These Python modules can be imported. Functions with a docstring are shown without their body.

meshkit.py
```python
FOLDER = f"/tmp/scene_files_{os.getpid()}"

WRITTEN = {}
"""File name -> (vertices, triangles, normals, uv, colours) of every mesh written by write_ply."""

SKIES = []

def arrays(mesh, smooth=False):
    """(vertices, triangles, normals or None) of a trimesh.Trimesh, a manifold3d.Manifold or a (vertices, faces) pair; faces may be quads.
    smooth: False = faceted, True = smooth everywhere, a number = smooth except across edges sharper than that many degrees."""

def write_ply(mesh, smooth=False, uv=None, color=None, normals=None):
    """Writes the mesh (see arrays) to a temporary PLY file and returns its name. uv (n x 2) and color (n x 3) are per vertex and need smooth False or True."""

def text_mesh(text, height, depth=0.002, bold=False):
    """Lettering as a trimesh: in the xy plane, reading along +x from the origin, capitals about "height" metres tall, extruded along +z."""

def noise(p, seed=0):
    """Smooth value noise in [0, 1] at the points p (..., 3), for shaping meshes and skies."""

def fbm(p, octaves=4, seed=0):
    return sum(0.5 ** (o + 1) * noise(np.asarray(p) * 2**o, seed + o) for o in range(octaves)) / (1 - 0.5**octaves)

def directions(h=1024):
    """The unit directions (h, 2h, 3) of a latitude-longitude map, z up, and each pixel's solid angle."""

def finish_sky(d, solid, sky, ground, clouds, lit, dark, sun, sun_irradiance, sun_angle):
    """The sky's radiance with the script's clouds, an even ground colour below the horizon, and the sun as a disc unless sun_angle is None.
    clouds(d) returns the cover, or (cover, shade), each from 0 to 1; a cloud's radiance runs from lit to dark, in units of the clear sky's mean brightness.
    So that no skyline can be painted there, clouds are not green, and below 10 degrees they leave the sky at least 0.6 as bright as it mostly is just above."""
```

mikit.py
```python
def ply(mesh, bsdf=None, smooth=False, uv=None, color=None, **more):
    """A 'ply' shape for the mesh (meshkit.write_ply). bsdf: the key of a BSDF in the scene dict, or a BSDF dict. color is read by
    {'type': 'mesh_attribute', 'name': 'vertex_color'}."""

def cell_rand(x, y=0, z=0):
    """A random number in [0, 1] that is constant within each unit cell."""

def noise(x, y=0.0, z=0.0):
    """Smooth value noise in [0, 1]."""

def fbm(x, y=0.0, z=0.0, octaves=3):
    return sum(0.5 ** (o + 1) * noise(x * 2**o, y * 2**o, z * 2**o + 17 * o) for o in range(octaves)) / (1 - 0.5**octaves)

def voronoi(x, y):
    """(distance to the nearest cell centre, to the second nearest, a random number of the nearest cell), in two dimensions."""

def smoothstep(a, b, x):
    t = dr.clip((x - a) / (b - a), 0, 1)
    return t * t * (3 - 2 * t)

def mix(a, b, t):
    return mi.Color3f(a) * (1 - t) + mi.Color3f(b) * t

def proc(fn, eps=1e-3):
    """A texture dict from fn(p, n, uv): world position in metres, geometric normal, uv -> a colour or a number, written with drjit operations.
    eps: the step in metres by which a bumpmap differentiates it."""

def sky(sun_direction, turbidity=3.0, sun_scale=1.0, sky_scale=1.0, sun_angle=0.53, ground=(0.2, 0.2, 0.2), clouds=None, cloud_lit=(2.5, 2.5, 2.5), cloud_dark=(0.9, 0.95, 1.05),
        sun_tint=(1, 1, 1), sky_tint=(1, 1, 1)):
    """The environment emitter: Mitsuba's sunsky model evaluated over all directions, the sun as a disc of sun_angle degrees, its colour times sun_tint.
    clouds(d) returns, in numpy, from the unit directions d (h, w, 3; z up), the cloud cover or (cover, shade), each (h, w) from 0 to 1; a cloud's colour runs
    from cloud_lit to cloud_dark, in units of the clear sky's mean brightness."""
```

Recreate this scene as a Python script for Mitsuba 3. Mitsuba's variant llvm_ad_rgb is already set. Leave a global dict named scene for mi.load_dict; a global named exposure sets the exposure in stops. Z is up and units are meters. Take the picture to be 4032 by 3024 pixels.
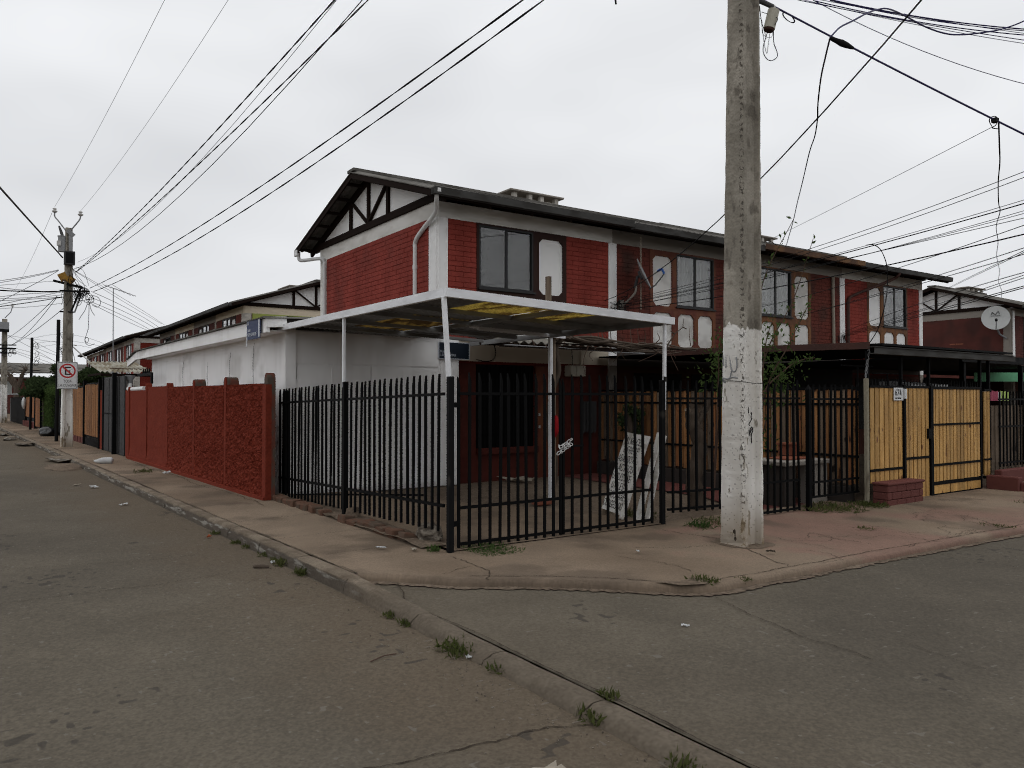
import math, random
import numpy as np, trimesh, drjit as dr, mitsuba as mi, mikit, meshkit
from shapely.geometry import Polygon, LineString, box as sbox
from shapely.ops import unary_union
from mikit import proc, noise, fbm, voronoi, cell_rand, smoothstep, mix

T = mi.ScalarTransform4f
random.seed(7)
rng = np.random.default_rng(11)
scene, labels, used = {}, {}, set()

# ---------------------------------------------------------------- camera, sky, exposure
YAW, PITCH = math.radians(34.65), math.atan(52 / 3028)
fw = [math.sin(YAW) * math.cos(PITCH), math.cos(YAW) * math.cos(PITCH), math.sin(PITCH)]
scene['camera'] = {'type': 'perspective', 'fov': math.degrees(2 * math.atan(2016 / 3028)), 'fov_axis': 'x', 'near_clip': 0.05, 'far_clip': 2000.0,
                   'to_world': T().look_at(origin=[0, 0, 1.6], target=[fw[0], fw[1], 1.6 + fw[2]], up=[0, 0, 1])}


def overcast(d):
    el = np.arcsin(np.clip(d[..., 2], 0, 1)) / (np.pi / 2)
    n = meshkit.fbm(d * np.array([2.2, 2.2, 5.0]) + 3.1, 4, 5)
    shade = 0.24 + 2.2 * (n - 0.5)
    return np.ones(d.shape[:2]), np.clip(shade, 0, 1)


scene['sky'] = mikit.sky((-0.25, -0.2, 0.95), turbidity=4, sun_scale=0.03, sun_angle=60, clouds=overcast, cloud_lit=(2.45, 2.49, 2.55), cloud_dark=(1.74, 1.78, 1.85), ground=(0.12, 0.115, 0.11))
labels['sky'] = {'label': 'even pale grey overcast sky', 'kind': 'structure'}
exposure = 1.70

# ---------------------------------------------------------------- helpers


def num(k):
    if k not in used:
        used.add(k)
        return k
    i = 1
    while f'{k}_{i:03d}' in used:
        i += 1
    k = f'{k}_{i:03d}'
    used.add(k)
    return k


def thing(name, label, cat, group=None):
    k = num(name)
    labels[k] = {'label': label, 'category': cat}
    if group:
        labels[k]['group'] = group
    return k


def put(k, mesh, mat, smooth=False, M=None):
    d = mesh if isinstance(mesh, dict) else mikit.ply(mesh, mat, smooth=smooth)
    if isinstance(mesh, dict):
        d = {**mesh, 'bsdf': {'type': 'ref', 'id': mat}}
    if M is not None:
        d = {**d, 'to_world': M}
    scene[k] = d
    return k


def part(p, name, mesh, mat, smooth=False, M=None, label=None, stuff=False):
    k = put(num(p + '__' + name), mesh, mat, smooth, M)
    if label:
        labels[k] = {'label': label}
    if stuff:
        labels.setdefault(k, {})['kind'] = 'stuff'
    return k


def solo(name, mesh, mat, label, cat, group=None, smooth=False, M=None):
    k = thing(name, label, cat, group)
    return put(k, mesh, mat, smooth, M)


def struct(name, mesh, mat, smooth=False, label=None, kind='structure'):
    k = put(num(name), mesh, mat, smooth)
    labels[k] = {'kind': kind}
    if label:
        labels[k]['label'] = label
    return k


def cat(*ms):
    return trimesh.util.concatenate([m for m in ms])


def bx(x0, x1, y0, y1, z0, z1):
    m = trimesh.creation.box((abs(x1 - x0), abs(y1 - y0), abs(z1 - z0)))
    m.apply_translation(((x0 + x1) / 2, (y0 + y1) / 2, (z0 + z1) / 2))
    return m


def chamfered(x0, x1, y0, y1, z0, z1, c=0.006):
    """A box with bevelled edges (convex hull of the 24 corner points)."""
    lo, hi = np.array([x0, y0, z0], float), np.array([x1, y1, z1], float)
    pts = []
    for sx in (0, 1):
        for sy in (0, 1):
            for sz in (0, 1):
                p = np.where([sx, sy, sz], hi, lo)
                s = np.where([sx, sy, sz], -c, c)
                for ax in range(3):
                    q = p.copy()
                    for o in range(3):
                        if o != ax:
                            q[o] += s[o]
                    pts.append(q)
    return trimesh.convex.convex_hull(np.array(pts))


def mat4(origin, ex, ey, ez):
    m = np.eye(4)
    m[:3, 0], m[:3, 1], m[:3, 2], m[:3, 3] = ex, ey, ez, origin
    return m


def moved(m, M):
    m = m.copy()
    m.apply_transform(M)
    return m


def beam(p, q, w, h, up=(0, 0, 1)):
    """A rectangular bar from p to q, w across, h along 'up'."""
    p, q = np.array(p, float), np.array(q, float)
    L = np.linalg.norm(q - p)
    ex = (q - p) / L
    ey = np.cross(np.array(up, float), ex)
    ey /= np.linalg.norm(ey)
    ez = np.cross(ex, ey)
    m = trimesh.creation.box((L, w, h))
    m.apply_transform(mat4((p + q) / 2, ex, ey, ez))
    return m


def tube(pts, r, sides=6, cap=True):
    p = np.asarray(pts, float)
    n = len(p)
    r = np.broadcast_to(np.asarray(r, float), (n,))
    t = np.gradient(p, axis=0)
    t /= np.linalg.norm(t, axis=1, keepdims=True) + 1e-12
    a = np.cross(t[0], [0, 0, 1.0] if abs(t[0][2]) < .9 else [1.0, 0, 0])
    A = []
    for i in range(n):
        a = a - t[i] * (a @ t[i])
        a /= np.linalg.norm(a) + 1e-12
        A.append(a)
    A = np.array(A)
    B = np.cross(t, A)
    ang = np.arange(sides) * 2 * np.pi / sides
    v = p[:, None] + r[:, None, None] * (np.cos(ang)[None, :, None] * A[:, None] + np.sin(ang)[None, :, None] * B[:, None])
    i, j = np.meshgrid(np.arange(n - 1), np.arange(sides), indexing='ij')
    q = np.stack([i * sides + j, i * sides + (j + 1) % sides, (i + 1) * sides + (j + 1) % sides, (i + 1) * sides + j], -1).reshape(-1, 4)
    v = v.reshape(-1, 3)
    f = [q[:, [0, 1, 2]], q[:, [0, 2, 3]]]
    if cap:
        k = np.arange(1, sides - 1)
        f.append(np.stack([k * 0, k + 1, k], 1))
        o = (n - 1) * sides
        f.append(np.stack([k * 0 + o, k + o, k + 1 + o], 1))
    return trimesh.Trimesh(v, np.vstack(f), process=False)


def smooth_path(pts, n=6):
    """Catmull-Rom through the points."""
    p = np.asarray(pts, float)
    p = np.vstack([2 * p[0] - p[1], p, 2 * p[-1] - p[-2]])
    out = []
    for i in range(1, len(p) - 2):
        for t in np.linspace(0, 1, n, endpoint=False):
            out.append(.5 * (2 * p[i] + (p[i + 1] - p[i - 1]) * t + (2 * p[i - 1] - 5 * p[i] + 4 * p[i + 1] - p[i + 2]) * t * t + (3 * p[i] - p[i - 1] - 3 * p[i + 1] + p[i + 2]) * t ** 3))
    out.append(p[-2])
    return np.array(out)


def extrude(poly, h):
    return trimesh.creation.extrude_polygon(poly, h, engine='earcut')


def panel_xz(poly, y0, y1):
    """Extrudes a polygon given in (x, z) along y, from y0 to y1."""
    m = extrude(poly, abs(y1 - y0))
    m.apply_transform(np.array([[1, 0, 0, 0], [0, 0, -1, max(y0, y1)], [0, 1, 0, 0], [0, 0, 0, 1.0]]))
    return m


def lathe(prof, sides=20):
    return trimesh.creation.revolve(np.array(prof, float), sections=sides)


def grid_solid(top, down):
    """A solid sheet from a grid of points (nu, nv, 3) and a thickness vector."""
    nu, nv, _ = top.shape
    v = np.vstack([top.reshape(-1, 3), (top + np.asarray(down)).reshape(-1, 3)])
    o = nu * nv
    idx = np.arange(o).reshape(nu, nv)
    a, b, c, d = idx[:-1, :-1].ravel(), idx[1:, :-1].ravel(), idx[1:, 1:].ravel(), idx[:-1, 1:].ravel()
    f = [np.stack([a, b, c], 1), np.stack([a, c, d], 1), np.stack([a, c, b], 1) + o, np.stack([a, d, c], 1) + o]
    for e in (idx[:, 0], idx[::-1, -1], idx[0, ::-1], idx[-1, :]):
        p, q = e[:-1], e[1:]
        f += [np.stack([p, p + o, q + o], 1), np.stack([p, q + o, q], 1)]
    return trimesh.Trimesh(v, np.vstack(f), process=False)


def flat(poly, z, step=None, bump=0.0, scale=1.0, seed=0):
    """A horizontal sheet, optionally cut into a grid and gently uneven."""
    if step:
        x0, y0, x1, y1 = poly.bounds
        polys = []
        for x in np.arange(math.floor(x0 / step) * step, x1, step):
            col = poly.intersection(sbox(x, y0, x + step, y1))
            for y in np.arange(math.floor(y0 / step) * step, y1, step):
                c = col.intersection(sbox(x, y, x + step, y + step))
                polys += [g for g in getattr(c, 'geoms', [c]) if g.geom_type == 'Polygon' and g.area > 1e-6]
    else:
        polys = [poly]
    V, Fc, n = [], [], 0
    for g in polys:
        v, f = trimesh.creation.triangulate_polygon(g, engine='earcut')
        V.append(v)
        Fc.append(np.asarray(f) + n)
        n += len(v)
    v = np.vstack(V)
    v = np.c_[v, np.full(len(v), float(z))]
    m = trimesh.Trimesh(v, np.vstack(Fc), process=True)
    m.merge_vertices()
    m.fix_normals()
    if m.face_normals[:, 2].mean() < 0:
        m.invert()
    if bump:
        vv = m.vertices.copy()
        vv[:, 2] += bump * (meshkit.fbm(np.c_[vv[:, :2] * scale, np.zeros(len(vv))], 2, seed) - .5) * 2
        m.vertices = vv
    return m


def walk_z(P):
    """Height of the gently uneven sidewalk."""
    P = np.asarray(P, float)
    return .12 + .010 * (meshkit.fbm(np.c_[P[:, :2] * .55, np.zeros(len(P))], 2, 9) - .5) * 2


def ribbon(pts, w, z, seed=0, jag=.5, step=.03):
    """A thin jagged strip on the ground, for cracks and joints."""
    r = np.random.default_rng(seed + 100)
    L = LineString(pts)
    n = max(3, int(L.length / step))
    P = np.array([L.interpolate(t, normalized=True).coords[0] for t in np.linspace(0, 1, n)])
    t = np.gradient(P, axis=0)
    t /= np.linalg.norm(t, axis=1, keepdims=True)
    nn = np.c_[-t[:, 1], t[:, 0]]
    P = P + nn * (np.convolve(r.normal(0, 1, n + 8), np.ones(9) / 9, 'valid') * jag * .09 + r.normal(0, 1, n) * jag * .008)[:, None]
    ww = w * (.35 + .9 * r.random(n))
    ww[0] = ww[-1] = w * .1
    a, b = P + nn * ww[:, None] / 2, P - nn * ww[:, None] / 2
    zz = walk_z(P) + .004 if z is None else np.broadcast_to(np.asarray(z, float), (n,))
    v = np.vstack([np.c_[a, zz], np.c_[b, zz]])
    i = np.arange(n - 1)
    f = np.vstack([np.stack([i, i + n, i + 1 + n], 1), np.stack([i, i + 1 + n, i + 1], 1)])
    return trimesh.Trimesh(v, f, process=False)


def leaves(centres, size, seed, up=.3, long=2.2):
    """Small folded leaves at the given points."""
    r = np.random.default_rng(seed)
    c = np.asarray(centres, float)
    n = len(c)
    d = r.normal(0, 1, (n, 3))
    d[:, 2] += up
    d /= np.linalg.norm(d, axis=1, keepdims=True)
    s = np.cross(d, r.normal(0, 1, (n, 3)))
    s /= np.linalg.norm(s, axis=1, keepdims=True)
    nn = np.cross(d, s)
    L = (size * (.6 + .8 * r.random(n)))[:, None]
    Wd = L / long
    p0, p2 = c, c + d * L
    p1, p3 = c + d * L * .45 + s * Wd * .5 + nn * Wd * .15, c + d * L * .45 - s * Wd * .5 + nn * Wd * .15
    v = np.stack([p0, p1, p2, p3], 1).reshape(-1, 3)
    k = np.arange(n) * 4
    return trimesh.Trimesh(v, np.vstack([np.stack([k, k + 1, k + 2], 1), np.stack([k, k + 2, k + 3], 1)]), process=False)


def blob(centre, radii, seed, n=2, amp=.25, freq=2.0):
    m = trimesh.creation.icosphere(subdivisions=n)
    v = m.vertices
    k = 1 + amp * 2 * (meshkit.fbm(v * freq + seed * 3.7, 3, seed) - .5)
    m.vertices = v * k[:, None] * np.asarray(radii) + np.asarray(centre)
    return m


def lettering(text, height, origin, ex, ey, depth=.002, bold=False, width=None):
    """Letters standing on a surface: origin = lower left corner, ex = reading direction, ey = up."""
    m = meshkit.text_mesh(text, height, depth, bold)
    if width:
        m.apply_scale([width / m.extents[0], 1, 1])
    m.apply_translation([-m.bounds[0][0], 0, 0])
    ex, ey = np.array(ex, float), np.array(ey, float)
    ex, ey = ex / np.linalg.norm(ex), ey / np.linalg.norm(ey)
    return moved(m, mat4(origin, ex, ey, np.cross(ex, ey)))


# ---------------------------------------------------------------- materials
def rgb(*c):
    return {'type': 'rgb', 'value': list(c)}


def mat(name, color, rough=.8, spec=.25, metallic=0.0, bump=None, bscale=1.0, **kw):
    base = {'type': 'principled', 'base_color': color if isinstance(color, dict) else rgb(*color), 'roughness': rough if isinstance(rough, dict) else float(rough), 'specular': float(spec), 'metallic': float(metallic), **kw}
    if bump is not None:
        base = {'type': 'bumpmap', 'arbitrary': bump, 'scale': float(bscale), 'bsdf': base}
    scene[name] = {'type': 'twosided', 'bsdf': base}


C3 = mi.Color3f


def f_asphalt(p, n, uv):
    big = fbm(p.x * .35, p.y * .35, 0, 3)
    mid = fbm(p.x * 2.3, p.y * 2.3, 4.0, 3)
    fine = noise(p.x * 62, p.y * 62, 1.0)
    grain = noise(p.x * 130, p.y * 130, 7.0)
    kx = 2.5 - .042 * dr.maximum(p.y - 4.5, 0)                       # dust gathers along the kerb
    dust = smoothstep(1.5, 0.1, dr.abs(kx - p.x) + (mid - .5) * .8) * dr.select(p.x < kx, 1.0, .25)
    c = mix((.079, .067, .051), (.098, .083, .062), smoothstep(.3, .7, big))
    c = c * (.82 + .36 * mid)
    c = mix(c, (.106, .080, .054), dust * .7)
    c = c * (.73 + .31 * fine + .25 * grain)
    st = noise(p.x * 26, p.y * 26, 11.0)
    c = mix(c, (.17, .155, .135), smoothstep(.91, .96, st) * .4)
    dk = noise(p.x * 16, p.y * 16, 19.0) * noise(p.x * 1.4, p.y * 1.4, 23.0)
    return mix(c, (.040, .034, .028), smoothstep(.66, .74, dk) * .7)


def h_asphalt(p, n, uv):
    return .006 * noise(p.x * 70, p.y * 70, 1.0) + .004 * noise(p.x * 150, p.y * 150, 3.0)


mat('m_asphalt', proc(f_asphalt), .88, .3, bump=proc(h_asphalt, 2e-3), bscale=1.0)


def f_walk(p, n, uv):
    big = fbm(p.x * .6, p.y * .6, 2.0, 3)
    mid = fbm(p.x * 3.5, p.y * 3.5, 5.0, 4)
    fine = noise(p.x * 85, p.y * 85, 2.0)
    c = mix((.140, .103, .072), (.190, .144, .104), smoothstep(.3, .7, big))
    red = smoothstep(5.6, 7.4, p.x + (mid - .5) * 2.4) * smoothstep(.28, .52, fbm(p.x * .9 + 3, p.y * .9, 8.0, 3)) * dr.select(p.y < 6.2, 1.0, 0.0)
    c = mix(c, (.165, .095, .074), red * .75)
    dirt = smoothstep(.55, .75, fbm(p.x * 1.7, p.y * 1.7, 12.0, 4))
    c = mix(c, (.075, .056, .041), dirt * .6)
    return c * (.72 + .3 * mid + .26 * fine)


mat('m_walk', proc(f_walk), .9, .25, bump=proc(lambda p, n, uv: .003 * noise(p.x * 60, p.y * 60, 1.0) + .012 * fbm(p.x * 5, p.y * 5, 3.0), 3e-3))


def f_kerb(p, n, uv):
    m1 = fbm(p.x * 6, p.y * 6, p.z * 10, 4)
    lime = smoothstep(.5, .68, fbm(p.x * 9 + 4, p.y * 4, p.z * 22, 4)) * smoothstep(.0, .05, p.z) * smoothstep(.105, .080, p.z) * smoothstep(5.5, 6.2, p.y)
    c = mix((.115, .089, .064), (.185, .150, .112), smoothstep(.3, .75, m1))
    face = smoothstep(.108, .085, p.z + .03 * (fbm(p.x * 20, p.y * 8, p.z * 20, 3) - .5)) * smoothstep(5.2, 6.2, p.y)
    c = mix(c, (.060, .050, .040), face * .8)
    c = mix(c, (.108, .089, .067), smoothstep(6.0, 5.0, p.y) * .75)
    return mix(c, (.26, .245, .215), lime * .8) * (.75 + .4 * noise(p.x * 70, p.y * 70, p.z * 70))


mat('m_kerb', proc(f_kerb), .9, .25, bump=proc(lambda p, n, uv: .012 * fbm(p.x * 14, p.y * 14, p.z * 14, 3), 3e-3))


def f_dirt(p, n, uv):
    return mix((.085, .062, .045), (.155, .122, .092), fbm(p.x * 4, p.y * 4, p.z * 4, 4)) * (.65 + .7 * noise(p.x * 45, p.y * 45, p.z * 45))


mat('m_dirt', proc(f_dirt), .95, .1, bump=proc(lambda p, n, uv: .03 * fbm(p.x * 12, p.y * 12, p.z * 12, 3), 4e-3))
mat('m_crack', (.046, .037, .028), .95, .05)
mat('m_joint', (.060, .050, .040), .95, .1)


def brick_fn(a, b, dirty, grime):
    def f(p, n, uv):
        v = cell_rand(dr.floor((p.x + p.y * 1.0) / .32), dr.floor(p.z / .09), 3)
        m1 = fbm(p.x * 2.2, p.y * 2.2, p.z * 1.6, 3)
        c = mix(a, b, v * .6 + .4 * noise(p.x * 9, p.y * 9, p.z * 9))
        c = mix(c, grime, smoothstep(.42, .72, m1) * dirty)
        streak = fbm(p.x * 3.5 + p.y * 3.5, 2.0, p.z * .5, 3)
        return c * (.72 + .42 * streak) * (.88 + .24 * noise(p.x * 60, p.y * 60, p.z * 60))
    return f


mat('m_brick_bright', proc(brick_fn((.228, .040, .029), (.275, .051, .038), .4, (.140, .038, .031))), .8, .12)
mat('m_brick_dusty', proc(brick_fn((.118, .031, .023), (.148, .041, .030), .9, (.066, .034, .027))), .85, .12)
mat('m_brick_old', proc(brick_fn((.085, .028, .022), (.110, .034, .028), .8, (.060, .026, .022))), .85, .2)
mat('m_mortar', (.120, .016, .010), .9, .05)
mat('m_mortar_dark', (.052, .019, .014), .9, .1)


def f_plaster(p, n, uv):
    streak = fbm(p.x * 5, p.y * 5, p.z * .7, 4)
    spots = smoothstep(.58, .78, fbm(p.x * 1.2, p.y * 1.2, p.z * 1.8, 4))
    c = mix((.80, .795, .785), (.66, .65, .635), smoothstep(.45, .75, streak) * .6)
    return mix(c, (.38, .365, .34), spots * .45)


mat('m_plaster', proc(f_plaster), .85, .2, bump=proc(lambda p, n, uv: .006 * fbm(p.x * 18, p.y * 18, p.z * 18, 3), 3e-3))


def f_belt(p, n, uv):
    c = mix((.54, .51, .46), (.40, .375, .33), smoothstep(.35, .7, fbm(p.x * 1.4, p.y * 1.4, p.z * 3, 4)))
    return c * (.85 + .3 * noise(p.x * 14, p.y * 14, p.z * 14))


mat('m_belt', proc(f_belt), .9, .2, bump=proc(lambda p, n, uv: .008 * fbm(p.x * 25, p.y * 25, p.z * 25, 3), 3e-3))
mat('m_belt_white', proc(lambda p, n, uv: mix((.70, .685, .65), (.52, .50, .46), smoothstep(.35, .75, fbm(p.x * 1.6, p.y * 1.6, p.z * 3, 4)))), .9, .2, bump=proc(lambda p, n, uv: .006 * fbm(p.x * 25, p.y * 25, p.z * 25, 3), 3e-3))
mat('m_cream', (.62, .54, .41), .9, .2)
mat('m_asbestos', (.20, .19, .165), .9, .1)
mat('m_post_pale', proc(lambda p, n, uv: mix((.24, .215, .160), (.10, .080, .058), smoothstep(.5, .7, fbm(p.x * 9, p.y * 9, p.z * 3, 3)))), .85, .15)
mat('m_belt_raw', (.26, .235, .205), .9, .2)
mat('m_beige', (.44, .385, .305), .85, .2)
mat('m_white_board', (.78, .775, .76), .7, .25)


def f_panel(p, n, uv):
    return mix((.64, .625, .59), (.44, .42, .39), smoothstep(.42, .62, fbm(p.x * 2.6, p.y * 2.6, p.z * 2.6, 3)) * .75)


mat('m_panel_worn', proc(f_panel), .75, .3)
mat('m_timber_dark', (.015, .009, .007), .8, .05)


def wood_fn(a, b, knot, grime):
    def f(p, n, uv):
        bd = cell_rand(dr.floor((p.x - 10.135) / .1214), dr.floor(p.y / .0905), 5)
        g = fbm((p.x + p.y) * 42 + bd * 31, bd * 7, p.z * 2.6, 4)
        c = mix(a, b, smoothstep(.25, .75, g))
        c = c * (.72 + .5 * bd)
        k = noise((p.x + p.y) * 19 + bd * 11, bd * 5, p.z * 7)
        c = mix(c, knot, smoothstep(.83, .93, k))
        return mix(c, grime, smoothstep(.5, .75, fbm((p.x + p.y) * 4, bd * 3, p.z * 1.4, 3)) * .45)
    return f


mat('m_board_new', proc(wood_fn((.40, .215, .060), (.50, .295, .098), (.16, .065, .022), (.24, .125, .040))), .6, .35)
mat('m_board_orange', proc(wood_fn((.235, .108, .042), (.320, .155, .062), (.05, .022, .012), (.120, .062, .034))), .75, .25)
mat('m_board_grey', proc(wood_fn((.130, .098, .072), (.190, .145, .105), (.02, .014, .010), (.045, .034, .028))), .85, .2)
mat('m_board_red', proc(wood_fn((.200, .080, .032), (.270, .115, .046), (.04, .016, .010), (.100, .048, .028))), .75, .25)
mat('m_frame_brown', (.030, .013, .010), .75, .2)


def f_frame(p, n, uv):
    return mix((.105, .026, .014), (.145, .050, .020), smoothstep(.35, .7, fbm(p.x * 7, p.y * 7, p.z * 2.5, 4)))


def f_frame2(p, n, uv):
    return mix((.175, .072, .024), (.080, .032, .016), smoothstep(.35, .7, fbm(p.x * 6, p.y * 6, p.z * 2.2, 4)))


mat('m_frame_orange', proc(f_frame), .7, .3)
mat('m_frame_ochre', proc(f_frame2), .7, .3)


def f_roof(p, n, uv):
    return mix((.145, .138, .125), (.085, .080, .072), smoothstep(.35, .68, fbm(p.x * 2.4, p.y * 2.4, p.z * 2.4, 4)))


mat('m_roof', proc(f_roof), .92, .15)
mat('m_gutter', proc(lambda p, n, uv: mix((.058, .057, .054), (.036, .034, .031), smoothstep(.4, .7, fbm(p.x * 3, p.y * 3, p.z * 6, 3)))), .7, .15)
mat('m_gutter_rust', proc(lambda p, n, uv: mix((.15, .075, .030), (.075, .036, .018), smoothstep(.35, .7, fbm(p.x * 3, p.y * 3, p.z * 6, 3)))), .7, .3)
mat('m_gutter_pale', (.30, .30, .28), .6, .35)
mat('m_pipe_white', (.62, .62, .61), .5, .4)
mat('m_steel_white', proc(lambda p, n, uv: mix((.74, .75, .77), (.62, .625, .64), smoothstep(.4, .75, fbm(p.x * 4, p.y * 4, p.z * 9, 4)))), .5, .4)
mat('m_sheet_grey', proc(lambda p, n, uv: mix((.20, .205, .205), (.12, .115, .11), smoothstep(.4, .7, fbm(p.x * 2, p.y * 2, p.z, 3)))), .55, .4)
mat('m_black', (.0042, .0042, .0045), .6, .06)
mat('m_black_worn', proc(lambda p, n, uv: mix((.006, .006, .0065), (.030, .027, .024), smoothstep(.62, .8, fbm(p.x * 9, p.y * 9, p.z * 5, 4)))), .7, .1)
mat('m_door_grey', proc(lambda p, n, uv: mix((.020, .020, .0215), (.034, .033, .033), fbm(p.x * 3, p.y * 3, p.z * 2, 3))), .6, .35)
mat('m_galv', (.22, .225, .23), .5, .5)
mat('m_cable', (.010, .010, .0105), .7, .08)
mat('m_cable_grey', (.055, .055, .057), .6, .3)
mat('m_cable_blue', (.030, .027, .095), .5, .4)
mat('m_rust_brown', proc(lambda p, n, uv: mix((.070, .026, .018), (.040, .020, .016), fbm(p.x * 5, p.y * 5, p.z * 9, 3))), .7, .3)
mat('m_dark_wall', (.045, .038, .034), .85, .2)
mat('m_interior', (.035, .036, .035), .8, .2)
mat('m_blind', (.030, .033, .031), .7, .15)
mat('m_curtain', (.26, .27, .255), .85, .1)
mat('m_alu_dark', (.012, .012, .012), .5, .3)
mat('m_porcelain', (.45, .44, .42), .35, .5)
mat('m_yellow_rust', proc(lambda p, n, uv: mix((.30, .16, .025), (.08, .040, .018), smoothstep(.45, .62, fbm(p.x * 8, p.y * 8, p.z * 8, 3)))), .7, .3)
mat('m_sign_white', (.62, .63, .63), .4, .45)
mat('m_sign_red', (.42, .018, .020), .45, .4)
mat('m_sign_black', (.015, .015, .015), .5, .3)
mat('m_sign_blue', (.012, .024, .080), .5, .25)
mat('m_sign_pale', (.50, .53, .58), .5, .3)
mat('m_sign_dark_blue', (.008, .013, .022), .6, .15)
mat('m_board_white', proc(lambda p, n, uv: mix((.72, .705, .67), (.42, .40, .35), smoothstep(.5, .75, fbm(p.x * 8, p.y * 8, p.z * 8, 4)))), .8, .2)
mat('m_dish', (.42, .43, .42), .5, .35)
mat('m_dish_grey', (.22, .225, .225), .5, .35)
mat('m_blue_plastic', (.010, .070, .28), .4, .4)
mat('m_bag_white', (.50, .51, .51), .4, .35)
mat('m_bag_black', (.012, .012, .013), .3, .5)
mat('m_rag', (.30, .265, .215), .9, .1)
mat('m_orange', (.36, .075, .018), .5, .3)
mat('m_green_board', (.135, .40, .22), .6, .3)
mat('m_pink', (.42, .10, .15), .8, .2)
mat('m_lime', (.40, .52, .16), .8, .2)
mat('m_lime_wall', (.33, .38, .10), .85, .2)
mat('m_red_cloth', (.33, .010, .014), .8, .2)
mat('m_cream_box', (.42, .40, .33), .6, .3)
mat('m_hanger', (.34, .33, .23), .6, .3)
mat('m_terracotta', (.22, .075, .045), .8, .2)
mat('m_rock', proc(lambda p, n, uv: mix((.075, .062, .050), (.19, .165, .135), smoothstep(.35, .7, fbm(p.x * 22, p.y * 22, p.z * 22, 3)))), .95, .1)
mat('m_old_brick', proc(lambda p, n, uv: mix((.105, .058, .040), (.085, .064, .048), smoothstep(.4, .65, fbm(p.x * 9, p.y * 9, p.z * 9, 3)))), .95, .1)
mat('m_bark', proc(lambda p, n, uv: mix((.050, .038, .030), (.115, .090, .070), fbm(p.x * 24, p.y * 24, p.z * 6, 3))), .95, .1)
mat('m_twig', (.085, .055, .042), .9, .1)
mat('m_stucco_red', proc(lambda p, n, uv: mix((.128, .0200, .0105), (.178, .0310, .0165), fbm(p.x * 3, p.y * 3, p.z * 3, 4)) * (.8 + .4 * noise(p.x * 40, p.y * 40, p.z * 40))), .9, .15)
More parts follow.
